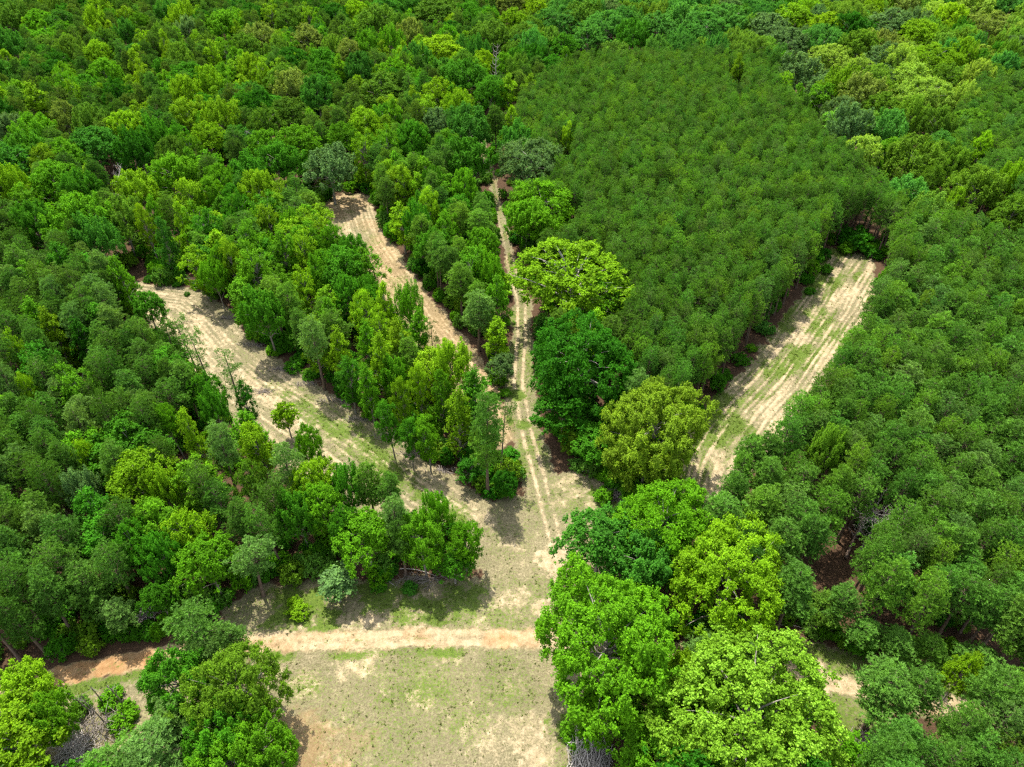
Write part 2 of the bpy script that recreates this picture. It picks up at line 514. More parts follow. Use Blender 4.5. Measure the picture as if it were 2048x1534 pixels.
    green = np.where(il > 0.05, np.maximum(green, il * (0.30 + 0.7 * (n_mid - 0.5) + 0.4 * smooth(rd[0], 4, 2.4))), green)
    sand = np.where(iv > .05, np.maximum(sand, iv * np.maximum(spot(1628, 1352, 2.8, 1.0), spot(1575, 1335, 2.0, .6))), sand)
    green = np.where(iv > 0.05, np.maximum(green, iv * (0.66 - np.maximum(spot(1628, 1352, 2.8, .8), 0) + 0.8 * (n_mid - 0.5))), green)
    # the road: bare pale soil, rust coloured in the west, wheel ruts
    west = smooth(X, -34, -50)
    rrut = np.exp(-((np.abs(rd[1]) - 0.8) / 0.35) ** 2)
    sand = np.where(ir > 0.05, np.maximum(sand * (1 - ir), ir * (0.80 + 0.5 * (n_sml - .5) + 0.35 * (rrut - .4))), sand)
    green = green * (1 - ir) + ir * (0.14 + 0.35 * smooth(n_sml, .5, .75) * (1 - rrut) * (0.3 + n_mid))
    pinks = np.maximum(spot(1010, 1275, 2.6, .7), np.maximum(spot(985, 1276, 1.8, .6), spot(1060, 1275, 2.0, .35)))
    orange = orange * (1 - ir) + ir * np.maximum(0.06 + 0.48 * west * (0.4 + n_mid) + 0.30 * smooth(n_mid, .52, .7), pinks)
    ins = np.maximum.reduce([i1, i2, i3, it, im, if_, ir, il, iv])
    litter = 1.0 - smooth(ins, 0.15, 0.75)
    green = np.maximum(green, (1 - ins) * 0.50 * smooth(n_mid, .45, .6) * smooth(near_fn(X, Y, (s1, s2, s3, md, fd, lo, vg), tr, rd), -5.0, -0.5))
    litter = np.minimum(litter, 1.0)
    Z = relief(X, Y) + 0.05 * (n_sml - 0.5)
    Z -= 0.06 * it * rut + 0.05 * ir * rrut
    Z += 0.15 * (i1 * (f1 - .5) + i2 * (f2 - .5) + i3 * (f3 - .5)) + 0.12 * np.maximum.reduce([i1, i2, i3]) * (fbm(X, Y, 1.6, 44, 2) - .5)
    Z += i1 * 0.22 * np.exp(-((e1[0] - 1.6) / 0.8) ** 2) * (n_sml - 0.2)      # churned berm along the trees
    V = np.stack([X, Y, Z], 1)
    # split into named stretches of ground
    cls = np.zeros(len(X), np.int8)                       # 0 forest floor
    cls[i1 > 0.5] = 1; cls[i2 > 0.5] = 2; cls[i3 > 0.5] = 3
    cls[(im > 0.5) | (iv > .5) | (il > .5)] = 5
    cls[it > 0.5] = 4
    cls[if_ > 0.5] = 6
    cls[ir > 0.5] = 7
    q = idx[:-1, :-1]
    ok = (q >= 0) & (idx[1:, :-1] >= 0) & (idx[:-1, 1:] >= 0) & (idx[1:, 1:] >= 0)
    J, I = np.nonzero(ok)
    Q = np.stack([idx[J, I], idx[J, I + 1], idx[J + 1, I + 1], idx[J + 1, I]], 1)
    fc = cls[Q[:, 0]]
    names = {0: 'forest_floor', 1: 'cleared_soil_strip', 2: 'cleared_soil_strip', 3: 'cleared_soil_strip', 4: 'grassy_track', 5: 'meadow', 6: 'field', 7: 'dirt_road'}
    labels = {0: 'brown needle litter under the trees along the clearings',
              1: 'widest left-hand strip of bare pale soil curving through the woods',
              2: 'narrow furrowed strip of pinkish soil left of the grassy track',
              3: 'straight furrowed strip of pale soil and green patches through the right-hand pines',
              4: 'grassy track with two wheel ruts down the middle',
              5: 'rough green grass between the woods and the dirt road',
              6: 'dry straw coloured field below the dirt road',
              7: 'pale orange dirt road crossing the foreground'}
    masks = dict(sand=sand, green=green, orange=orange, litter=litter)
    for c, nm in names.items():
        sel = Q[fc == c]
        if not len(sel): continue
        used, inv = np.unique(sel, return_inverse=True)
        me = make_mesh(nm, V[used], [inv.reshape(-1, 4)], M_GROUND, True, **{k: v[used] for k, v in masks.items()})
        o = bpy.data.objects.new(nm, me); COL.objects.link(o)
        tag(o, labels[c], None, None, 'structure')
    # the ground out to the horizon, one sheet 12 cm lower
    n = 90
    s = np.linspace(-1, 1, n)
    s = np.sign(s) * np.abs(s) ** 2.2
    gx2, gy2 = np.meshgrid(s * 4000, 200 + s * 4000)
    v = np.stack([gx2.ravel(), gy2.ravel(), np.full(gx2.size, -0.2)], 1)
    i = (np.arange(n - 1)[:, None] * n + np.arange(n - 1)[None, :]).ravel()
    me = make_mesh('ground', v, [np.stack([i, i + 1, i + n + 1, i + n], 1)], M_GROUND, True,
                   sand=np.zeros(len(v)), green=np.full(len(v), 0.25), orange=np.zeros(len(v)), litter=np.ones(len(v)))
    o = bpy.data.objects.new('ground', me); COL.objects.link(o)
    tag(o, 'leaf littered ground under the whole forest', None, None, 'structure')
    return dict(X=X, Y=Y, Z=Z, green=green * (1 - litter), sand=sand, ins=ins, cls=cls, ir=ir, if_=if_)


def near_fn(X, Y, sds, tr, rd):
    m = np.maximum.reduce(list(sds))
    return np.maximum.reduce([m, np.where(tr[2] > 95, TRACK_HALF, 1.5) - tr[0], ROAD_HALF - rd[0]])


G = build_ground()


def clearing_sd(X, Y):
    """distance into a clearing (positive) of points"""
    sds = [poly_sd(X, Y, p) for p in (w_strip1, w_strip2, w_strip3, w_meadow, w_field, w_lower, w_verge)]
    return near_fn(X, Y, sds, line_dist(X, Y, w_track), line_dist(X, Y, w_road))


# ------------------------------------------------------------------ tree prototypes (mesh pairs)
def blades(centres, dirs, length, width, r):
    """needle sprays: one narrow triangle per entry"""
    n = len(centres)
    side = unit(np.cross(dirs, rand_dirs(n, r))) * (width * 0.5)[:, None]
    a = centres - side; b = centres + side; c = centres + dirs * length[:, None]
    v = np.stack([a, b, c], 1).reshape(-1, 3)
    return v, np.arange(3 * n).reshape(-1, 3)


def leaves(centres, axis, normal, length, width, r, fold=0.12):
    """leaf sprays: one folded rhombus per entry"""
    n = len(centres)
    axis = unit(axis - normal * np.sum(axis * normal, 1, keepdims=True))
    side = np.cross(normal, axis)
    L, W = length[:, None], width[:, None]
    a = centres - axis * L * 0.5
    b = centres + side * W * 0.5 + normal * L * fold + axis * L * 0.05
    c = centres + axis * L * 0.5
    d = centres - side * W * 0.5 + normal * L * fold + axis * L * 0.05
    v = np.stack([a, b, c, d], 1).reshape(-1, 3)
    return v, np.arange(4 * n).reshape(-1, 4)


def curve_pts(a, b, sag, n=5):
    t = np.linspace(0, 1, n)[:, None]
    p = a + (b - a) * t
    p[:, 2] += sag * np.sin(t[:, 0] * math.pi)
    return p


def pine_proto(seed, h, r, cb, sparse=1.0, whorls=15, lump=0.58, per=118, round_top=0.72, tall=1.0, rise=(0.15, 0.75), whole=4):
    """pine: bare lower trunk, whorled branches, each ending in puffs of needle rosettes"""
    q = np.random.default_rng(seed)
    T = Tubes()
    bend = q.normal(size=2) * 0.25
    tz = np.linspace(0, 1, 8)
    spine = np.stack([bend[0] * tz ** 2, bend[1] * tz ** 2, tz * (h - 0.4)], 1)
    tr = 0.015 * h * (1 - tz) ** 0.8 + 0.02
    tr[0] *= 1.3
    T.add(spine, tr, 7)
    cen, rad, bright = [], [], []
    z0 = h * cb
    lob = q.uniform(0, 6.28, 2)
    for w in range(whorls):
        t = (w + q.uniform(0, .8)) / whorls
        z = z0 + (h - z0) * t
        nb = q.integers(5, 8) if t < 0.85 else 4
        ph = q.uniform(0, 6.28)
        for k in range(nb):
            if q.uniform() > sparse: continue
            an = ph + k * 6.283 / nb + q.normal() * 0.3
            env = 1 + 0.24 * math.sin(2 * an + lob[0]) + 0.20 * math.sin(3 * an + lob[1] + 5 * t)
            L = r * env * ((1 - t) ** round_top) * (0.6 + 0.4 * min(1, t / 0.25)) * q.uniform(0.55, 1.18) + 0.3
            base = np.array([np.interp(z, spine[:, 2], spine[:, 0]), np.interp(z, spine[:, 2], spine[:, 1]), z])
            tip = base + np.array([math.cos(an) * L, math.sin(an) * L, L * q.uniform(*rise)])
            T.add(curve_pts(base, tip, -0.12 * L, 4), np.linspace(0.010 * L + 0.012, 0.006, 4), 4)
            spots = [(1.0, 0.0)]
            if L > 0.9: spots += [(0.66, 0.35), (0.8, -0.5), (0.86, 0.5)]
            if L > 1.8: spots += [(0.40, 0.3), (0.62, -0.6)]
            side = np.array([-math.sin(an), math.cos(an), 0])
            for s, off in spots:
                if s < 1 and q.uniform() < 0.42: continue
                cen.append(base + (tip - base) * s + side * off * q.uniform(.6, 1.3) + q.normal(size=3) * 0.14 + np.array([0, 0, .1]))
                rad.append(lump * q.uniform(0.62, 1.2)); bright.append(q.uniform())
    for k in range(whole):
        cen.append(np.array([spine[-1, 0], spine[-1, 1], h - 0.30 - 0.45 * k]) + q.normal(size=3) * 0.12); rad.append(lump * (0.55 + .14 * k)); bright.append(q.uniform(.4, 1))
    cen, rad, bright = np.array(cen), np.array(rad), np.array(bright)
    n = len(cen)
    ros = 9
    d = unit(rand_dirs(n * ros, q) + np.array([0, 0, 0.75]))
    rc = np.repeat(cen, ros, 0) + d * np.array([1, 1, tall]) * (np.repeat(rad, ros) * q.uniform(0.45, 0.9, n * ros))[:, None]
    rr = np.repeat(rad, ros) * q.uniform(0.42, 0.62, n * ros)
    rb = np.repeat(bright, ros)
    m = max(4, per // ros)
    dd = unit(rand_dirs(n * ros * m, q) + 0.9 * np.repeat(d, m, 0) + np.array([0, 0, 0.3 * tall * tall]))
    c0 = np.repeat(rc, m, 0)
    L = np.repeat(rr, m) * q.uniform(0.8, 1.25, len(c0))
    v, f = blades(c0, dd, L, L * q.uniform(0.20, 0.34, len(c0)), q)
    var = np.repeat(np.clip(0.5 * np.repeat(rb, m) + 0.5 * q.uniform(0, 1, len(c0)), 0, 1), 3)
    crown = make_mesh('pine_crown', v, [f], M_PINE, False, var=var)
    return dict(trunk=T.mesh('pine_trunk', M_BARK), crown=crown, r=r, h=h, zc=h * (0.55 + 0.45 * cb), kind='pine')


def leaf_proto(seed, h, r, cb, lump=0.2, shape='round', leaf=0.36, cover=2.0, gaps=0.0, bark=None, inner=0.35, droop=0.0, skirt=-0.45, spiky=0.0, rough=1.0, mat=None):
    """broadleaf tree: leaf clumps on an uneven crown over a limbed trunk"""
    q = np.random.default_rng(seed)
    T = Tubes()
    z0 = h * cb
    ch = (h - z0) / 2
    cz = z0 + ch
    bend = q.normal(size=2) * 0.03 * h
    top = cz + 0.25 * ch
    tz = np.linspace(0, 1, 7)
    spine = np.stack([bend[0] * tz ** 2, bend[1] * tz ** 2, tz * top], 1)
    r0 = 0.020 * h + 0.010 * r
    T.add(spine, r0 * (1 - 0.75 * tz), 7)
    # clump centres over the crown envelope
    lr = lump * r * 0.74
    area = 4 * math.pi * r * (r + 2 * ch) / 3
    n = int(area / (lr * lr * 2.1))
    i = np.arange(n) + 0.5
    zz = 1 - 2 * i / n
    an = i * 2.39996 + q.normal(size=n) * 0.35
    zz = np.clip(zz + q.normal(size=n) * 0.12, -1, 1)
    ok = zz > skirt
    zz, an = zz[ok], an[ok]
    ph = q.uniform(0, 6.28, 6)
    und = 1 + rough * (0.13 * np.sin(2 * an + ph[0]) + 0.09 * np.sin(3 * an + ph[1] + 2.5 * zz) + 0.08 * np.sin(5 * an + ph[2] - 3 * zz) + q.normal(size=len(an)) * 0.08)
    if shape == 'round':
        rho = np.sqrt(np.maximum(0, 1 - np.abs(zz) ** 2.3))
        up = np.sign(zz) * np.abs(zz)
    elif shape == 'cone':
        t = (zz + 1) / 2
        rho = (1 - t) ** 0.75 * (0.45 + 0.55 * np.minimum(1, t / 0.22)) * 1.15
        up = zz
    else:                                              # column
        t = (zz + 1) / 2
        rho = (1 - t ** 3.0) ** 0.8 * (0.6 + 0.4 * np.minimum(1, t / 0.3))
        up = zz
    rho = rho * und
    C = np.stack([np.cos(an) * rho * (r - lr * 0.6), np.sin(an) * rho * (r - lr * 0.6), cz + up * (ch - lr * 0.5) * (1 + 0.08 * np.sin(2 * an + ph[3]))], 1)
    C += q.normal(size=C.shape) * lr * 0.48
    if gaps:
        keep = q.uniform(size=len(C)) > gaps
        C = C[keep]
    outward = unit((C - np.array([0, 0, cz - 0.3 * ch])) / np.array([r, r, ch]))
    lrad = lr * q.uniform(0.65, 1.55, len(C))
    # some clumps inside
    k = int(len(C) * inner)
    if k:
        pick = q.integers(0, len(C), k)
        Ci = np.array([0, 0, cz]) + (C[pick] - np.array([0, 0, cz])) * q.uniform(0.35, 0.75, k)[:, None]
        C = np.concatenate([C, Ci]); outward = np.concatenate([outward, outward[pick]]); lrad = np.concatenate([lrad, lrad[pick]])
    C[:, 0] += np.interp(C[:, 2], spine[:, 2], spine[:, 0]); C[:, 1] += np.interp(C[:, 2], spine[:, 2], spine[:, 1])
    # limbs to a spread of clumps
    for j in q.permutation(len(C))[:min(len(C), 26 if gaps < .2 else 60)]:
        zb = min(top * 0.98, max(z0 * 0.7, C[j, 2] - q.uniform(0.35, 0.8) * np.hypot(C[j, 0], C[j, 1]) - 0.5))
        base = np.array([np.interp(zb, spine[:, 2], spine[:, 0]), np.interp(zb, spine[:, 2], spine[:, 1]), zb])
        L = np.linalg.norm(C[j] - base)
        T.add(curve_pts(base, C[j], 0.08 * L, 5), np.linspace(0.018 * L + 0.03, 0.015, 5), 5)
    # leaves of each clump: a cap facing out and up
    la = leaf * leaf * 0.5
    per = np.maximum(8, (cover * 2.4 * math.pi * lrad ** 2 / la * 0.5).astype(int))
    rep = np.repeat(np.arange(len(C)), per)
    N = len(rep)
    NS = 16                                            # leafy twigs of a clump
    twig = unit(rand_dirs(len(C) * NS, q) + 0.75 * np.repeat(outward, NS, 0) + np.array([0, 0, 0.35]))
    reach = q.uniform(0.75, 1.5, len(C) * NS)
    sid = rep * NS + q.integers(0, NS, N)
    d = twig[sid]
    sq = np.array([1, 1, 0.8])
    pos = C[rep] + d * sq * (lrad[rep] * reach[sid] * q.uniform(0.15, 1.0, N) ** 0.6)[:, None] + rand_dirs(N, q) * (lrad[rep] * 0.26 * q.uniform(0, 1, N))[:, None]
    d = unit(d + rand_dirs(N, q) * 0.5)
    if spiky:
        s_ = q.uniform(0, 1, N) ** 1.2 * spiky
        pos = C[rep] + (pos - C[rep]) * (1 - 0.72 * s_)[:, None] + np.array([0, 0, 1.9]) * (s_ * lrad[rep])[:, None] + outward[rep] * (0.7 * s_ * lrad[rep])[:, None]
    nor = unit(d * 0.8 + np.array([0, 0, 0.55]) + rand_dirs(N, q) * 0.75)
    ax = unit(d + rand_dirs(N, q) * 0.9 + np.array([0, 0, -droop]))
    L = leaf * q.uniform(0.7, 1.35, N)
    v, f = leaves(pos, ax, nor, L, L * q.uniform(0.55, 0.85, N), q)
    cl = q.uniform(0, 1, len(C))
    var = np.repeat(np.clip(0.35 * cl[rep] + 0.65 * q.uniform(0, 1, N), 0, 1), 4)
    crown = make_mesh('leaf_crown', v, [f], mat or M_LEAF, False, var=var)
    return dict(trunk=T.mesh('leaf_trunk', bark or M_GREYBARK), crown=crown, r=r, h=h, zc=cz, kind='leaf')


PROTO = {}
PROTO['pine'] = [pine_proto(100 + i, h, r, cb) for i, (h, r, cb) in enumerate(((15.5, 2.7, .42), (14.5, 2.5, .45), (16.2, 2.9, .40), (15.0, 2.6, .48), (15.8, 3.0, .44), (14.2, 2.4, .40)))]
PROTO['stand'] = [pine_proto(170 + i, h, 2.65, .42, 1.0, 13, .50, 118, .58, tall=1.5, rise=(.25, .9), whole=4) for i, h in enumerate((15.4, 14.2, 16.0, 15.0, 15.7, 14.6, 15.2))]
PROTO['tallpine'] = [pine_proto(140 + i, h, r, cb, 0.8, 13, .66, 110, .45) for i, (h, r, cb) in enumerate(((22.0, 3.6, .52), (20.0, 3.4, .48), (21.0, 3.9, .55)))]
PROTO['thinpine'] = [pine_proto(150 + i, h, r, cb, 0.5, 11, .50, 60, .5) for i, (h, r, cb) in enumerate(((14.0, 2.5, .38), (13.0, 2.3, .42)))]
PROTO['big'] = [leaf_proto(200, 18, 8.5, .20, .145, 'round', .29, 1.75, spiky=.25, rough=1.2), leaf_proto(201, 17, 8.0, .22, .16, 'round', .30, 1.75, rough=1.2), leaf_proto(202, 19, 8.5, .25, .135, 'round', .28, 1.75, spiky=.45, rough=1.2)]
PROTO['mid'] = [leaf_proto(210 + i, h, r, cb, lu, 'round', .29, 1.75, spiky=sk, rough=1.4) for i, (h, r, cb, lu, sk) in enumerate(((15, 4.6, .30, .22, 0), (16, 5.2, .28, .20, .7), (14, 4.3, .32, .24, .9), (15.5, 5.0, .34, .19, 0), (14.5, 4.8, .25, .23, .6), (15, 4.7, .3, .18, .4)))]
PROTO['gum'] = [leaf_proto(230 + i, h, r, cb, lu, sh, .29, 1.5, inner=.3, gaps=.32, skirt=-.95, spiky=sk, rough=2.0) for i, (h, r, cb, lu, sh, sk) in enumerate(((15, 2.7, .16, .42, 'round', .2), (14, 2.6, .14, .42, 'column', .3), (16, 3.1, .14, .36, 'round', .3), (13.5, 2.8, .24, .44, 'round', .4), (14.5, 2.5, .12, .42, 'column', .2), (14, 3.2, .30, .36, 'round', .3)))]
PROTO['bloom'] = [leaf_proto(280, 17, 9.5, .22, .105, 'round', .27, 2.1, rough=0.9, inner=.5, mat=M_BLOOM)]
PROTO['airy'] = [leaf_proto(250, 18, 8.0, .20, .12, 'round', .30, 1.7, gaps=.22, bark=M_DEAD, inner=.25), leaf_proto(251, 15, 4.8, .28, .18, 'round', .36, 1.4, gaps=.3, bark=M_DEAD, inner=.3)]
PROTO['sapling'] = [leaf_proto(260, 5.2, 1.45, .30, .34, 'round', .24, 1.7, inner=.4), leaf_proto(261, 7.0, 1.5, .35, .34, 'column', .26, 1.4, gaps=.15, inner=.3)]
PROTO['bush'] = [leaf_proto(270 + i, h, r, .04, .34, 'round', .26, 1.7, skirt=-.7) for i, (h, r) in enumerate(((2.0, 1.3), (1.6, 1.5), (2.6, 1.4)))]

# leaf colours (albedo)
TINT = {
    'pine': (0.106, 0.256, 0.030), 'pine_dark': (0.072, 0.185, 0.018), 'pine_olive': (0.098, 0.200, 0.020), 'pine_grey': (0.125, 0.262, 0.046), 'pine_light': (0.138, 0.305, 0.026),
    'dark': (0.030, 0.148, 0.004), 'mid': (0.058, 0.215, 0.007), 'bright': (0.098, 0.275, 0.006), 'lime': (0.172, 0.345, 0.007), 'yellow': (0.205, 0.375, 0.006), 'fresh': (0.158, 0.322, 0.008), 'spring': (0.150, 0.310, 0.026), 'jade': (0.075, 0.245, 0.030),
    'olive': (0.095, 0.218, 0.014), 'teal': (0.055, 0.205, 0.015), 'grey': (0.105, 0.210, 0.056), 'pale': (0.230, 0.385, 0.040), 'gold': (0.175, 0.255, 0.036), 'moss': (0.112, 0.242, 0.012), 'khaki': (0.150, 0.258, 0.012),
    'bloom': (0.165, 0.325, 0.014),
}

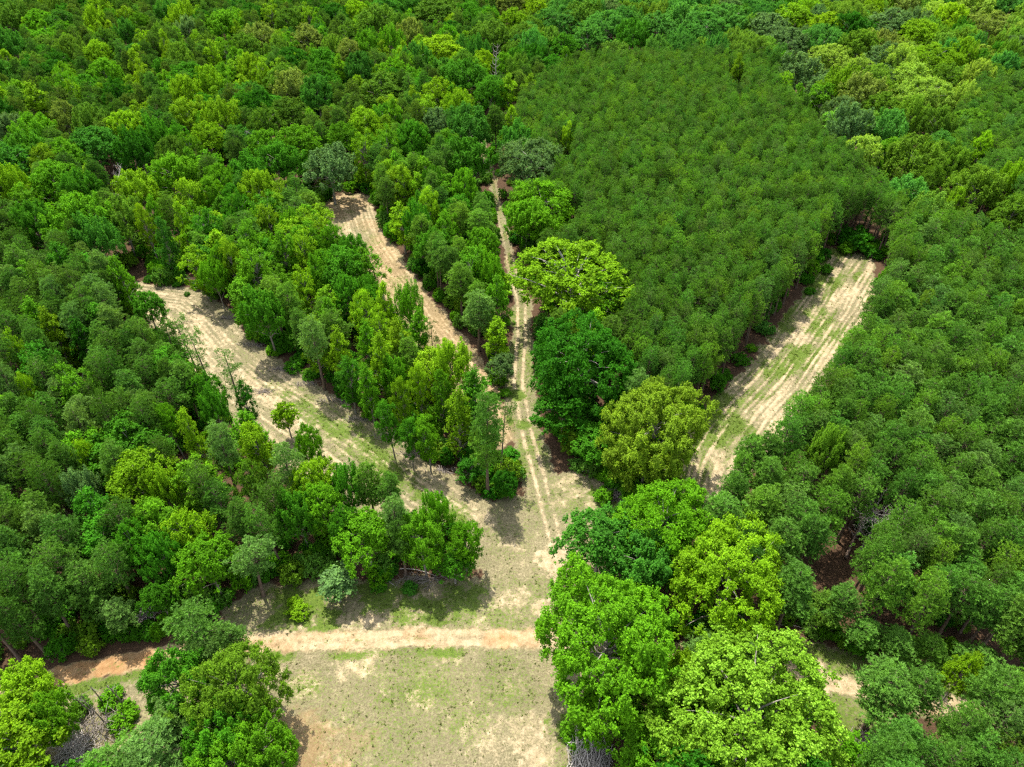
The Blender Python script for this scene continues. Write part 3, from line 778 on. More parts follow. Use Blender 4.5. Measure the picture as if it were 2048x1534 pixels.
# ------------------------------------------------------------------ the trees one can pick out: crown centre and width in the photo, kind, leaf colour, height, label
HEROES = [
    # around the fork and the track
    (1164, 738, 196, 'big', 'dark', 19, 'huge dark green oak-like tree with a dense crown right of the grassy track'),
    (1128, 822, 108, 'mid', 'dark', 11, 'low dark green lobe-shaped tree at the foot of the huge dark tree'),
    (1308, 866, 186, 'big', 'khaki', 17, 'wide olive yellow tree between the huge dark tree and the right-hand strip'),
    (1290, 930, 110, 'mid', 'khaki', 10, 'smaller olive tree directly below the wide olive yellow one'),
    (1190, 882, 88, 'mid', 'mid', 8, 'small glossy green tree squeezed between the huge dark tree and the olive one'),
    (1147, 560, 205, 'airy', 'lime', 18, 'broad light green tree with an open crown and white limbs beside the track'),
    (1200, 600, 100, 'airy', 'bright', 13, 'pale limbed light green tree at the right edge of the broad open-crowned one'),
    (1090, 420, 128, 'big', 'bright', 16, 'bright green domed tree just above the open-crowned one by the track'),
    (1052, 446, 72, 'mid', 'bright', 13, 'fresh green tree on the track edge under the bright domed tree'),
    (1058, 330, 112, 'big', 'grey', 16, 'silvery grey-green tree right of the upper track'),
    (1035, 292, 62, 'mid', 'teal', 14, 'blue-green tree just behind the silvery grey-green one'),
    (943, 262, 84, 'mid', 'teal', 17, 'rounded blue-green tree left of the top end of the track'),
    (878, 256, 56, 'mid', 'grey', 15, 'greyish tree on the left of the rounded blue-green one'),
    (991, 682, 44, 'gum', 'lime', 10, 'lime green spire-shaped tree alone on the left edge of the track'),
    (1000, 738, 48, 'mid', 'grey', 7, 'small dark grey-green evergreen below the lime spire on the track edge'),
    (970, 838, 78, 'tallpine', 'pine', 22, 'tall pine with a bare trunk at the tip of the wooded wedge above the fork'),
    (1000, 842, 52, 'thinpine', 'pine_dark', 17, 'thin dark pine just right of the tall bare-trunked pine'),
    (974, 890, 70, 'tallpine', 'pine_light', 16, 'lower bright-topped pine in front of the tall bare-trunked pine'),
    (937, 935, 46, 'gum', 'dark', 6, 'dark leafy column under the wedge tip left of the bare trunk'),
    (1010, 968, 44, 'mid', 'dark', 5, 'low dark broadleaf clump right of the bare pine trunk'),
    # the wedge between the two left strips
    (917, 850, 52, 'gum', 'lime', 15, 'tallest lime green column at the front corner of the wooded wedge'),
    (905, 742, 76, 'mid', 'lime', 15, 'lime green round-topped tree at the right rim of the wedge by the narrow strip'),
    (855, 880, 44, 'gum', 'bright', 12, 'leafy column with drooping vines on the front edge of the wedge'),
    (842, 785, 36, 'gum', 'lime', 14, 'narrow lime column in the middle of the wedge front'),
    (808, 815, 36, 'gum', 'lime', 14, 'narrow lime column left of the middle of the wedge front'),
    (765, 735, 46, 'gum', 'lime', 15, 'lime green column rising from the left part of the wedge front'),
    (724, 640, 46, 'gum', 'lime', 15, 'bright lime column at the back left of the wedge'),
    (776, 628, 38, 'gum', 'lime', 15, 'pale lime column beside the narrow strip at the back of the wedge'),
    (818, 628, 50, 'mid', 'bright', 14, 'bright green tree overhanging the narrow strip'),
    (762, 676, 40, 'gum', 'lime', 14, 'lime column in the heart of the wedge'),
    (817, 712, 60, 'pine', 'pine_light', 14, None), (735, 705, 40, 'gum', 'bright', 14, None),
    (862, 672, 40, 'thinpine', 'pine_dark', 13, 'thin see-through pine standing against the narrow furrowed strip'),
    (700, 765, 44, 'gum', 'mid', 13, None), (680, 720, 40, 'gum', 'lime', 14, None), (740, 790, 40, 'gum', 'bright', 13, None),
    (885, 800, 40, 'gum', 'bright', 14, None), (780, 850, 38, 'gum', 'mid', 12, None), (820, 880, 38, 'gum', 'mid', 11, None),
    (625, 670, 66, 'tallpine', 'pine_grey', 17, 'grey-green pine with bare double trunk above the wide left strip'),
    (533, 637, 70, 'mid', 'mid', 14, None), (567, 520, 46, 'gum', 'bright', 16, None), (608, 520, 42, 'gum', 'lime', 15, None),
    (612, 592, 36, 'gum', 'lime', 15, None), (472, 527, 36, 'gum', 'lime', 15, None), (400, 540, 42, 'gum', 'lime', 13, None),
    (432, 562, 44, 'mid', 'bright', 12, None), (680, 545, 90, 'mid', 'mid', 15, 'rounded green tree above the bend of the narrow strip'),
    (640, 560, 56, 'mid', 'bright', 14, None), (740, 540, 44, 'gum', 'bright', 13, None), (700, 600, 56, 'mid', 'mid', 14, None),
    # between the narrow strip and the track
    (806, 386, 32, 'gum', 'lime', 15, None), (864, 428, 36, 'gum', 'lime', 15, None), (933, 382, 52, 'mid', 'bright', 14, None),
    (940, 328, 80, 'mid', 'mid', 15, 'dark green round tree beside the upper track'), (900, 470, 42, 'gum', 'bright', 14, None),
    (960, 450, 60, 'pine', 'pine_light', 14, None), (985, 560, 52, 'mid', 'bright', 14, 'bright green tree leaning over the middle of the track'),
    (965, 500, 60, 'mid', 'bright', 14, None), (920, 560, 64, 'pine', 'pine_light', 15, None), (955, 620, 66, 'pine', 'pine_grey', 14, None),
    (900, 520, 56, 'pine', 'pine', 15, None), (823, 290, 60, 'mid', 'mid', 15, None),
    # island of trees between the wide strip and the road
    (735, 1082, 104, 'mid', 'bright', 12, 'bright green spreading tree in the front row above the meadow'),
    (692, 1060, 60, 'mid', 'mid', 12, None),
    (845, 1090, 84, 'mid', 'bright', 12, 'light green tree second from the right in the front row above the meadow'),
    (930, 1080, 62, 'mid', 'bright', 11, 'light green tree with a bent trunk at the right end of the row'),
    (908, 1128, 74, 'mid', 'mid', 7, 'dense low green tree at the right end of the row above the meadow'),
    (875, 1030, 52, 'mid', 'bright', 12, None), (790, 1030, 80, 'pine', 'pine_grey', 14, None), (800, 1075, 66, 'pine', 'pine_dark', 12, None),
    (735, 965, 66, 'pine', 'pine_light', 15, None), (770, 975, 56, 'pine', 'pine', 14, None), (632, 978, 78, 'mid', 'lime', 14, 'yellow-green tree at the lower edge of the wide left strip'),
    (655, 1020, 80, 'mid', 'bright', 13, None), (600, 1040, 70, 'mid', 'mid', 12, None), (700, 985, 60, 'mid', 'mid', 13, None),
    (571, 925, 76, 'tallpine', 'pine_grey', 16, 'grey-green pine crown beside the solitary sapling'),
    (523, 895, 52, 'gum', 'lime', 14, None), (622, 895, 52, 'mid', 'bright', 13, None), (490, 808, 32, 'gum', 'dark', 11, 'dark narrow column tree on the left rim of the wide strip'),
    (437, 890, 72, 'tallpine', 'pine_grey', 17, None), (396, 876, 40, 'gum', 'lime', 14, None), (342, 850, 52, 'mid', 'bright', 13, None),
    (284, 962, 106, 'mid', 'lime', 14, 'large yellow-green crown standing out of the left-hand pines'),
    (330, 985, 60, 'mid', 'lime', 12, None), (174, 928, 36, 'gum', 'lime', 13, None), (171, 992, 60, 'mid', 'grey', 12, None),
    (495, 985, 52, 'mid', 'olive', 13, None), (420, 790, 54, 'mid', 'mid', 12, None), (435, 830, 50, 'mid', 'mid', 12, None),
    (297, 622, 60, 'mid', 'mid', 11, None), (248, 570, 40, 'gum', 'bright', 14, None), (167, 695, 40, 'gum', 'dark', 13, None),
    (116, 680, 40, 'gum', 'lime', 14, None), (48, 722, 28, 'gum', 'lime', 14, None), (62, 794, 28, 'gum', 'lime', 14, None),
    (370, 668, 52, 'thinpine', 'pine', 16, 'thin see-through pine leaning over the wide strip near its upper end'),
    (398, 700, 56, 'thinpine', 'pine', 16, 'thin spiky pine rising in front of the wide strip'),
    (455, 738, 66, 'thinpine', 'pine_grey', 16, 'sparse pine with a visible trunk over the middle of the wide strip'),
    (571, 832, 42, 'sapling', 'lime', 8, 'solitary yellow-green sapling standing on the wide left strip'),
    (375, 1075, 80, 'mid', 'lime', 13, 'yellow-green clustered crown left of the leaning pine'), (415, 1130, 100, 'mid', 'bright', 12, 'fresh green crown just left of the leaning pine'),
    (330, 1120, 70, 'mid', 'mid', 12, None), (275, 1100, 70, 'mid', 'mid', 13, None), (470, 1040, 60, 'pine', 'pine', 14, None),
    (496, 1112, 94, 'tallpine', 'pine_grey', 12, 'leaning grey-green pine with a bare trunk left of the meadow'),
    (671, 1170, 70, 'sapling', 'grey', 6, 'small blue-grey sapling alone at the edge of the meadow'),
    (320, 1200, 60, 'mid', 'mid', 8, None), (232, 1222, 72, 'pine', 'pine_grey', 8, 'grey-green pine reaching over the west end of the dirt road'), (170, 1160, 90, 'pine', 'pine', 12, None),
    # lower left corner
    (398, 1262, 120, 'tallpine', 'pine', 15, 'pine standing over the dirt road in the lower left'),
    (455, 1275, 66, 'pine', 'pine_grey', 12, None), (395, 1320, 90, 'pine', 'pine_grey', 12, None),
    (352, 1385, 122, 'mid', 'mid', 12, 'deep green tree below the pine that stands over the road'),
    (474, 1392, 164, 'big', 'moss', 14, 'olive green rounded tree on the left rim of the dry field'),
    (535, 1500, 110, 'mid', 'bright', 11, 'bright green tree at the lower left corner of the dry field'),
    (440, 1470, 110, 'mid', 'mid', 11, None), (470, 1540, 120, 'mid', 'bright', 10, None),
    (310, 1490, 150, 'pine', 'pine_grey', 12, 'wide grey-green pine in the lower left corner'), (345, 1440, 90, 'pine', 'pine_grey', 11, None), (230, 1530, 130, 'pine', 'pine', 11, None),
    (58, 1388, 100, 'mid', 'lime', 10, 'lime green tree at the left picture edge below the road'),
    (40, 1492, 140, 'mid', 'lime', 11, 'yellow-green leafy tree in the bottom left corner'), (110, 1440, 80, 'mid', 'bright', 10, None),
    # right of the meadow and field
    (1222, 1290, 262, 'big', 'bright', 18, 'huge bright green tree overhanging the right end of the road'),
    (1215, 1428, 110, 'mid', 'bright', 9, 'rounded lower green crown under the huge bright tree'),
    (1310, 1390, 90, 'mid', 'moss', 10, 'dull olive crown on the right flank of the huge bright tree'),
    (1368, 1355, 62, 'mid', 'lime', 9, 'small lime tree right of the huge bright tree'),
    (1158, 1178, 82, 'mid', 'bright', 11, 'small bright crown on the meadow edge above the huge bright tree'),
    (1200, 1085, 128, 'mid', 'teal', 13, 'blue-green tree with a dark crown on the right rim of the meadow'),
    (1278, 1128, 120, 'mid', 'teal', 12, 'cool green crown directly right of the blue-green meadow tree'),
    (1322, 1040, 165, 'big', 'bright', 15, 'large cool green tree below the wide olive yellow one'),
    (1450, 1165, 214, 'big', 'lime', 16, 'large yellow-green tree right of the cool green one in the lower right'),
    (1500, 1448, 330, 'bloom', 'bloom', 17, 'huge pale yellow flowering tree at the bottom of the picture'),
    (1325, 1512, 140, 'mid', 'bright', 10, 'light green tree at the bottom edge left of the pale flowering tree'),
    (1690, 1520, 90, 'mid', 'bright', 9, 'green tree at the bottom edge right of the pale flowering tree'),
    (1416, 1304, 92, 'pine', 'pine_grey', 11, 'grey-green pine under the large yellow-green tree'), (1495, 1325, 92, 'pine', 'pine_grey', 10, 'grey-green pine above the pale flowering tree'),
    (1778, 1385, 130, 'pine', 'pine', 12, 'spreading pine beside the sandy patch at the lower right'), (1850, 1375, 90, 'pine', 'pine', 13, None),
    (1920, 1358, 64, 'mid', 'lime', 11, 'lime green broadleaf among the pines at the lower right'),
    (1280, 992, 50, 'mid', 'bright', 5, 'small leafy tree beside the grey brush heap below the olive tree'),
    (1645, 915, 62, 'mid', 'moss', 14, 'olive green crown among the pines right of the strip'), (1505, 905, 66, 'pine', 'pine', 14, 'pine leaning over the lower end of the right-hand strip'),
    (1690, 1200, 84, 'pine', 'pine', 10, None), (1650, 1215, 70, 'pine', 'pine_light', 8, None), (1735, 1262, 74, 'pine', 'pine', 7, None), (1800, 1285, 76, 'pine', 'pine', 7, None), (1868, 1300, 80, 'pine', 'pine_light', 7, None), (1950, 1310, 80, 'pine', 'pine', 7, None), (1450, 1030, 90, 'pine', 'pine', 14, None), (1560, 1080, 90, 'pine', 'pine', 14, None), (1590, 1170, 100, 'pine', 'pine', 14, None), (1520, 1010, 84, 'pine', 'pine_light', 14, None),
    (1545, 900, 66, 'pine', 'pine', 14, None), (1485, 945, 60, 'pine', 'pine_light', 13, None), (1535, 950, 70, 'pine', 'pine', 14, None), (1470, 985, 64, 'pine', 'pine', 13, None),
    (1471, 156, 24, 'gum', 'lime', 16, 'single lime green spire among the pines of the big plantation'),
    (1131, 292, 26, 'gum', 'lime', 15, 'lime spire right of the silvery grey-green tree'), (1025, 262, 28, 'gum', 'lime', 15, None),
    # upper right band
    (1772, 274, 72, 'mid', 'jade', 17, 'blue-green dome beside the point of the big plantation'), (1823, 330, 98, 'mid', 'moss', 17, 'mossy yellow-green dome below the blue-green one in the upper right'),
    (1867, 302, 56, 'mid', 'jade', 16, None), (1761, 316, 42, 'gum', 'bright', 14, None), (1700, 262, 76, 'mid', 'grey', 17, None), (1874, 262, 62, 'mid', 'olive', 16, None),
    (1724, 198, 78, 'mid', 'gold', 17, 'tan-tinged tree crown among the lime crowns of the upper right'), (1847, 206, 112, 'big', 'pale', 17, 'broad pale lime crown in the upper right'),
    (1676, 184, 62, 'mid', 'lime', 17, None), (1640, 206, 46, 'gum', 'bright', 15, None), (1816, 162, 72, 'mid', 'pale', 17, None), (1891, 166, 58, 'mid', 'moss', 16, None),
    (1761, 221, 60, 'mid', 'moss', 16, None), (1816, 241, 56, 'mid', 'moss', 16, None), (1597, 152, 80, 'mid', 'grey', 16, None), (1710, 152, 58, 'mid', 'pale', 17, None),
    (1659, 128, 72, 'mid', 'pale', 17, None), (1761, 125, 62, 'mid', 'grey', 17, None), (1792, 134, 54, 'mid', 'pale', 17, None), (1860, 128, 92, 'big', 'lime', 17, None), (1922, 118, 48, 'mid', 'lime', 17, None),
    (1714, 104, 72, 'mid', 'moss', 17, None), (1765, 104, 62, 'mid', 'gold', 17, None), (1638, 92, 92, 'big', 'jade', 17, None), (1577, 92, 72, 'mid', 'grey', 17, None), (1700, 66, 72, 'mid', 'dark', 17, None),
    (1772, 56, 78, 'mid', 'grey', 18, None), (1833, 72, 72, 'mid', 'lime', 17, None), (1895, 46, 62, 'mid', 'yellow', 17, None), (1973, 60, 84, 'big', 'gold', 17, None), (1946, 22, 72, 'mid', 'pale', 17, None),
    (2014, 20, 60, 'mid', 'jade', 17, None), (1802, 16, 72, 'mid', 'gold', 17, None), (1652, 56, 58, 'mid', 'yellow', 17, None), (1587, 42, 72, 'mid', 'lime', 17, None), (1540, 62, 72, 'mid', 'grey', 17, None),
    (1450, 46, 100, 'big', 'jade', 17, None), (1412, 64, 88, 'big', 'jade', 17, None), (1364, 46, 72, 'mid', 'jade', 17, None), (1312, 60, 72, 'mid', 'jade', 17, None), (1261, 80, 62, 'mid', 'mid', 17, None),
    (1213, 60, 92, 'big', 'jade', 17, None), (1165, 44, 72, 'mid', 'olive', 17, None), (1175, 82, 62, 'mid', 'jade', 17, None), (1117, 48, 84, 'big', 'jade', 17, None), (1131, 100, 52, 'mid', 'mid', 16, None),
    (1956, 306, 42, 'mid', 'lime', 15, None), (2011, 374, 46, 'mid', 'lime', 15, None), (1905, 415, 32, 'gum', 'lime', 13, None), (1950, 388, 90, 'mid', 'moss', 16, None), (2014, 442, 72, 'mid', 'moss', 15, None), (1860, 371, 46, 'mid', 'moss', 15, None),
    (1900, 340, 60, 'mid', 'moss', 15, None), (1715, 480, 56, 'bush', 'dark', 5, 'dark bush in the shade at the far end of the right-hand strip'),
    # upper left
    (660, 346, 88, 'mid', 'grey', 14, 'grey-green tree leaning over the top end of the narrow strip'), (595, 296, 80, 'mid', 'bright', 17, None), (535, 305, 70, 'mid', 'bright', 16, None), (565, 335, 80, 'mid', 'mid', 15, None), (680, 286, 62, 'mid', 'bright', 16, None),
    (345, 327, 62, 'mid', 'olive', 16, None), (359, 360, 82, 'mid', 'bright', 15, None), (287, 390, 72, 'mid', 'lime', 15, None), (380, 404, 50, 'gum', 'lime', 16, None), (424, 400, 52, 'mid', 'bright', 15, None), (445, 372, 52, 'mid', 'bright', 15, None), (523, 390, 66, 'mid', 'lime', 15, None),
    (34, 382, 52, 'mid', 'lime', 16, None), (113, 372, 82, 'mid', 'bright', 16, None), (171, 388, 62, 'mid', 'mid', 15, None), (246, 448, 72, 'mid', 'olive', 15, None), (294, 458, 30, 'gum', 'lime', 15, None), (320, 443, 30, 'gum', 'bright', 15, None), (366, 463, 32, 'gum', 'lime', 15, None),
    (547, 458, 38, 'gum', 'lime', 15, None), (580, 498, 52, 'gum', 'lime', 14, None), (78, 458, 72, 'mid', 'mid', 15, None), (667, 492, 50, 'mid', 'bright', 14, None), (591, 425, 70, 'pine', 'pine', 15, None), (328, 493, 32, 'gum', 'teal', 14, None),
    (191, 296, 88, 'mid', 'teal', 16, None), (284, 310, 62, 'mid', 'dark', 16, None), (31, 337, 78, 'mid', 'teal', 16, None), (17, 275, 72, 'mid', 'grey', 16, None), (318, 287, 52, 'mid', 'mid', 16, None), (362, 290, 46, 'mid', 'mid', 16, None),
    (253, 268, 66, 'mid', 'yellow', 17, 'yellow-green domed crown in the upper left woods'), (380, 248, 52, 'gum', 'lime', 17, None), (441, 252, 64, 'mid', 'lime', 17, 'lime green crown above the middle of the upper left woods'), (420, 286, 62, 'mid', 'lime', 16, None),
    (578, 238, 72, 'mid', 'olive', 17, None), (540, 256, 52, 'mid', 'olive', 17, None), (591, 188, 72, 'mid', 'gold', 17, None), (636, 198, 66, 'mid', 'teal', 17, None), (372, 200, 52, 'mid', 'lime', 17, None), (420, 180, 56, 'mid', 'lime', 17, None), (430, 130, 30, 'gum', 'lime', 17, None), (502, 152, 46, 'mid', 'lime', 17, None), (533, 168, 36, 'gum', 'lime', 17, None),
    (79, 222, 46, 'gum', 'lime', 17, None), (133, 242, 46, 'mid', 'gold', 17, None), (270, 150, 32, 'gum', 'lime', 17, None), (325, 108, 26, 'gum', 'lime', 17, None), (212, 158, 60, 'mid', 'bright', 17, None), (202, 120, 52, 'mid', 'lime', 17, None),
    (615, 87, 64, 'mid', 'gold', 17, 'mustard yellow-green crown in the upper woods'), (527, 88, 62, 'mid', 'gold', 17, None), (490, 102, 54, 'mid', 'olive', 17, None), (448, 62, 70, 'mid', 'bright', 17, None), (369, 46, 48, 'mid', 'lime', 17, None), (376, 70, 42, 'mid', 'grey', 16, None), (338, 37, 46, 'mid', 'teal', 17, None), (380, 14, 56, 'mid', 'olive', 17, None),
    (547, 47, 32, 'gum', 'lime', 17, None), (575, 47, 46, 'mid', 'olive', 17, None), (620, 53, 28, 'gum', 'lime', 17, None), (25, 47, 62, 'mid', 'olive', 17, None), (27, 102, 56, 'mid', 'teal', 17, None), (82, 50, 52, 'mid', 'bright', 17, None), (208, 22, 36, 'gum', 'lime', 17, None), (195, 52, 42, 'mid', 'lime', 17, None), (251, 50, 32, 'gum', 'lime', 17, None), (256, 77, 40, 'mid', 'teal', 17, None),
    (711, 29, 44, 'mid', 'lime', 17, None), (758, 50, 66, 'mid', 'olive', 17, None), (772, 22, 52, 'mid', 'teal', 17, None), (817, 19, 50, 'mid', 'teal', 17, None), (871, 29, 82, 'mid', 'olive', 18, None), (823, 77, 56, 'mid', 'gold', 17, None), (882, 105, 76, 'mid', 'yellow', 17, 'yellow-green crown left of the grey snag'),
    (700, 80, 46, 'mid', 'olive', 17, None), (782, 94, 46, 'mid', 'bright', 17, None), (704, 115, 50, 'mid', 'gold', 17, None), (721, 149, 62, 'mid', 'teal', 17, None), (762, 190, 76, 'mid', 'olive', 17, None), (1022, 12, 62, 'mid', 'gold', 18, None), (1029, 46, 46, 'mid', 'lime', 17, None), (1073, 26, 46, 'mid', 'yellow', 17, None),
    (984, 84, 66, 'mid', 'olive', 18, None), (972, 132, 42, 'mid', 'yellow', 16, None), (1010, 136, 42, 'mid', 'bright', 15, None), (955, 116, 44, 'mid', 'teal', 17, None), (929, 166, 82, 'mid', 'mid', 17, None), (871, 200, 56, 'mid', 'lime', 17, None), (919, 227, 52, 'mid', 'lime', 16, None), (981, 193, 60, 'mid', 'mid', 16, None), (1015, 200, 36, 'gum', 'lime', 16, None), (728, 258, 62, 'mid', 'lime', 16, None),
]

# areas of the canopy (photo pixels) and what grows in them
VIS = [
    [(285, 590), (340, 578), (410, 585), (445, 618), (505, 684), (560, 728), (640, 780), (720, 834), (800, 888), (860, 932), (935, 978), (985, 1010), (1035, 1015), (1075, 1000), (1110, 975), (1195, 985), (1195, 1060), (1140, 1090), (1130, 1160), (1105, 1240), (1085, 1260), (1085, 1400), (1110, 1440), (1130, 1540), (580, 1540), (575, 1470), (555, 1400), (540, 1330), (505, 1300), (495, 1225), (540, 1190), (650, 1190), (700, 1190), (800, 1172), (880, 1180), (950, 1165), (970, 1100), (965, 1050), (905, 1025), (870, 995), (800, 960), (700, 935), (650, 930), (600, 885), (540, 840), (500, 800), (450, 735), (410, 695), (350, 655), (305, 615)],
    [(648, 432), (690, 398), (740, 395), (752, 432), (770, 482), (800, 522), (850, 582), (900, 652), (950, 715), (985, 772), (1000, 830), (960, 765), (905, 712), (855, 668), (820, 600), (772, 555), (748, 515), (695, 478), (662, 460)],
    [(958, 297), (976, 297), (988, 350), (1002, 400), (1014, 470), (1022, 560), (1066, 600), (1062, 660), (1048, 760), (1060, 850), (1108, 905), (1170, 960), (1190, 990), (1110, 990), (1075, 1000), (1038, 1012), (1034, 960), (1026, 880), (1030, 800), (1026, 700), (1022, 640), (1014, 560), (1002, 470), (984, 400)],
    [(1660, 508), (1738, 534), (1728, 590), (1648, 690), (1596, 740), (1552, 845), (1480, 885), (1462, 955), (1412, 1000), (1398, 960), (1412, 900), (1392, 850), (1434, 780), (1484, 740), (1534, 680), (1594, 610)],
    [(70, 1350), (200, 1318), (330, 1290), (335, 1330), (250, 1350), (300, 1380), (180, 1400), (140, 1380), (80, 1378)],
    [(1540, 1280), (1640, 1310), (1680, 1362), (1690, 1440), (1650, 1440), (1610, 1385), (1560, 1355), (1525, 1300)],
    [(1655, 1080), (1690, 1025), (1745, 995), (1785, 1008), (1768, 1060), (1725, 1098), (1690, 1112), (1668, 1160), (1645, 1150), (1640, 1105)],
]
def ring(x, y, r):
    return [(x + r * math.cos(a), y + r * math.sin(a)) for a in np.linspace(0, 6.283, 13)[:-1]]


VIS += [ring(238, 366, 30), ring(246, 395, 14), ring(470, 336, 15), ring(503, 276, 13), ring(996, 120, 18)]
ZONES = [
    ('plantation', [(1020, 440), (990, 330), (1012, 230), (1080, 165), (1180, 120), (1400, 108), (1545, 135), (1560, 180), (1640, 262), (1690, 315), (1760, 372), (1800, 420), (1770, 480), (1670, 490), (1640, 570), (1560, 660), (1480, 730), (1400, 800), (1330, 800), (1260, 700), (1240, 560), (1170, 480), (1060, 450)]),
    ('right_pines', [(2400, 60), (2060, 120), (1950, 180), (1905, 240), (1890, 320), (2100, 460), (1900, 440), (1800, 430), (1760, 530), (1700, 650), (1600, 770), (1540, 900), (1430, 1000), (1430, 1110), (1560, 1200), (1540, 1280), (1700, 1400), (1680, 1534), (1700, 1900), (2900, 1900), (2900, 60)]),
    ('left_pines', [(-900, 480), (60, 470), (230, 520), (300, 600), (420, 720), (500, 800), (580, 900), (660, 1000), (640, 1110), (480, 1190), (300, 1280), (100, 1300), (-900, 1500)]),
    ('wedge', [(260, 560), (290, 440), (480, 370), (650, 380), (720, 500), (790, 600), (870, 700), (950, 760), (1010, 1000), (880, 930), (700, 810), (600, 750), (480, 650), (420, 610)]),
    ('between', [(740, 410), (700, 290), (830, 250), (970, 300), (1000, 400), (1020, 520), (1030, 650), (1010, 760), (940, 690), (850, 570), (770, 470)]),
    ('island', [(560, 900), (700, 930), (900, 1020), (990, 1060), (970, 1180), (800, 1180), (560, 1190), (480, 1190)]),
    ('oak_band', [(1000, 115), (1180, 115), (1400, 106), (1560, 130), (1640, 262), (1690, 315), (1800, 430), (1900, 440), (2100, 460), (1890, 320), (1905, 240), (1950, 180), (2060, 120), (2500, 60), (2500, -300), (1500, -300), (1000, 0)]),
]
MIX = {   # kind, tint, weight
    'plantation': [('stand', 'pine', 66), ('stand', 'pine_light', 18), ('stand', 'pine_grey', 12), ('stand', 'pine_dark', 4)],
    'right_pines': [('stand', 'pine', 42), ('stand', 'pine_light', 16), ('stand', 'pine_grey', 9), ('pine', 'pine', 18), ('pine', 'pine_light', 8), ('pine', 'pine_grey', 4), ('pine', 'pine_dark', 3), ('mid', 'moss', 1)],
    'left_pines': [('stand', 'pine', 24), ('stand', 'pine_dark', 12), ('pine', 'pine', 20), ('pine', 'pine_dark', 14), ('pine', 'pine_grey', 12), ('gum', 'mid', 5), ('gum', 'bright', 4), ('mid', 'mid', 5)],
    'wedge': [('pine', 'pine', 26), ('pine', 'pine_light', 18), ('gum', 'bright', 16), ('gum', 'lime', 12), ('mid', 'bright', 8), ('mid', 'mid', 12), ('gum', 'mid', 10)],
    'between': [('pine', 'pine', 40), ('pine', 'pine_light', 30), ('gum', 'bright', 12), ('mid', 'mid', 10), ('gum', 'lime', 5)],
    'island': [('pine', 'pine', 24), ('pine', 'pine_grey', 16), ('mid', 'mid', 22), ('mid', 'bright', 18), ('gum', 'bright', 12), ('gum', 'lime', 8)],
    'oak_band': [('mid', 'spring', 24), ('mid', 'jade', 12), ('mid', 'pale', 18), ('mid', 'moss', 10), ('mid', 'lime', 10), ('big', 'spring', 10), ('mid', 'grey', 8), ('mid', 'mid', 6)],
    'mixed': [('pine', 'pine_olive', 24), ('pine', 'pine_dark', 20), ('pine', 'pine', 10), ('mid', 'mid', 14), ('mid', 'olive', 8), ('mid', 'bright', 6), ('gum', 'lime', 5), ('gum', 'bright', 5), ('mid', 'teal', 8), ('mid', 'dark', 7)],
    'corner': [('mid', 'mid', 30), ('mid', 'bright', 20), ('pine', 'pine_grey', 25), ('mid', 'dark', 25)],
}
SPACE = {'plantation': 0.47, 'right_pines': 0.50, 'left_pines': 0.58, 'wedge': 0.62, 'between': 0.64, 'island': 0.7, 'oak_band': 0.72, 'mixed': 0.74, 'corner': 0.8}
NAME_OF = {'pine': 'pine_tree', 'stand': 'pine_tree', 'tallpine': 'pine_tree', 'thinpine': 'pine_tree', 'big': 'broadleaf_tree', 'mid': 'broadleaf_tree', 'airy': 'broadleaf_tree', 'bloom': 'broadleaf_tree', 'gum': 'slender_tree', 'sapling': 'sapling', 'bush': 'bush'}

trees = []      # dict(x, y, kind, proto index, sx, sz, tint, rot, label, hero, px, py, pw)


def add_tree(x, y, kind, pi, sx, sz, tint, label=None, hero=False, lean=0.0):
    p = PROTO[kind][pi]
    px, py, d = (float(v) for v in project(x, y, p['zc'] * sz))
    t = dict(x=x, y=y, kind=kind, pi=pi, sx=sx, sz=sz, r=p['r'] * sx, h=p['h'] * sz, zc=p['zc'] * sz, tint=tint, rot=float(rng.uniform(0, 6.283)),
             label=label, hero=hero, px=px, py=py, d=d, pw=2 * p['r'] * sx * F / d, lean=lean, dist=math.sqrt(x * x + y * y + (H - p['zc'] * sz) ** 2))
    trees.append(t)
    return t


for n, (cx_, cy_, w_, kind, tint, h_, lab) in enumerate(HEROES):
    pi = int(rng.integers(len(PROTO[kind])))
    if kind == 'airy': pi = 0 if w_ > 150 else 1
    p = PROTO[kind][pi]
    sz = h_ / p['h']
    zc = p['zc'] * sz
    X, Y = unproject(cx_, cy_, zc)
    d = float(project(X, Y, zc)[2])
    sx = w_ / 2 * d / F / p['r'] * 0.98
    X, Y = float(X), float(Y)
    add_tree(X, Y, kind, pi, sx, sz, tint, lab, True)

GRID = {}


def grid_put(t):
    GRID.setdefault((int(t['x'] // 6), int(t['y'] // 6)), []).append(t)


for t in trees: grid_put(t)


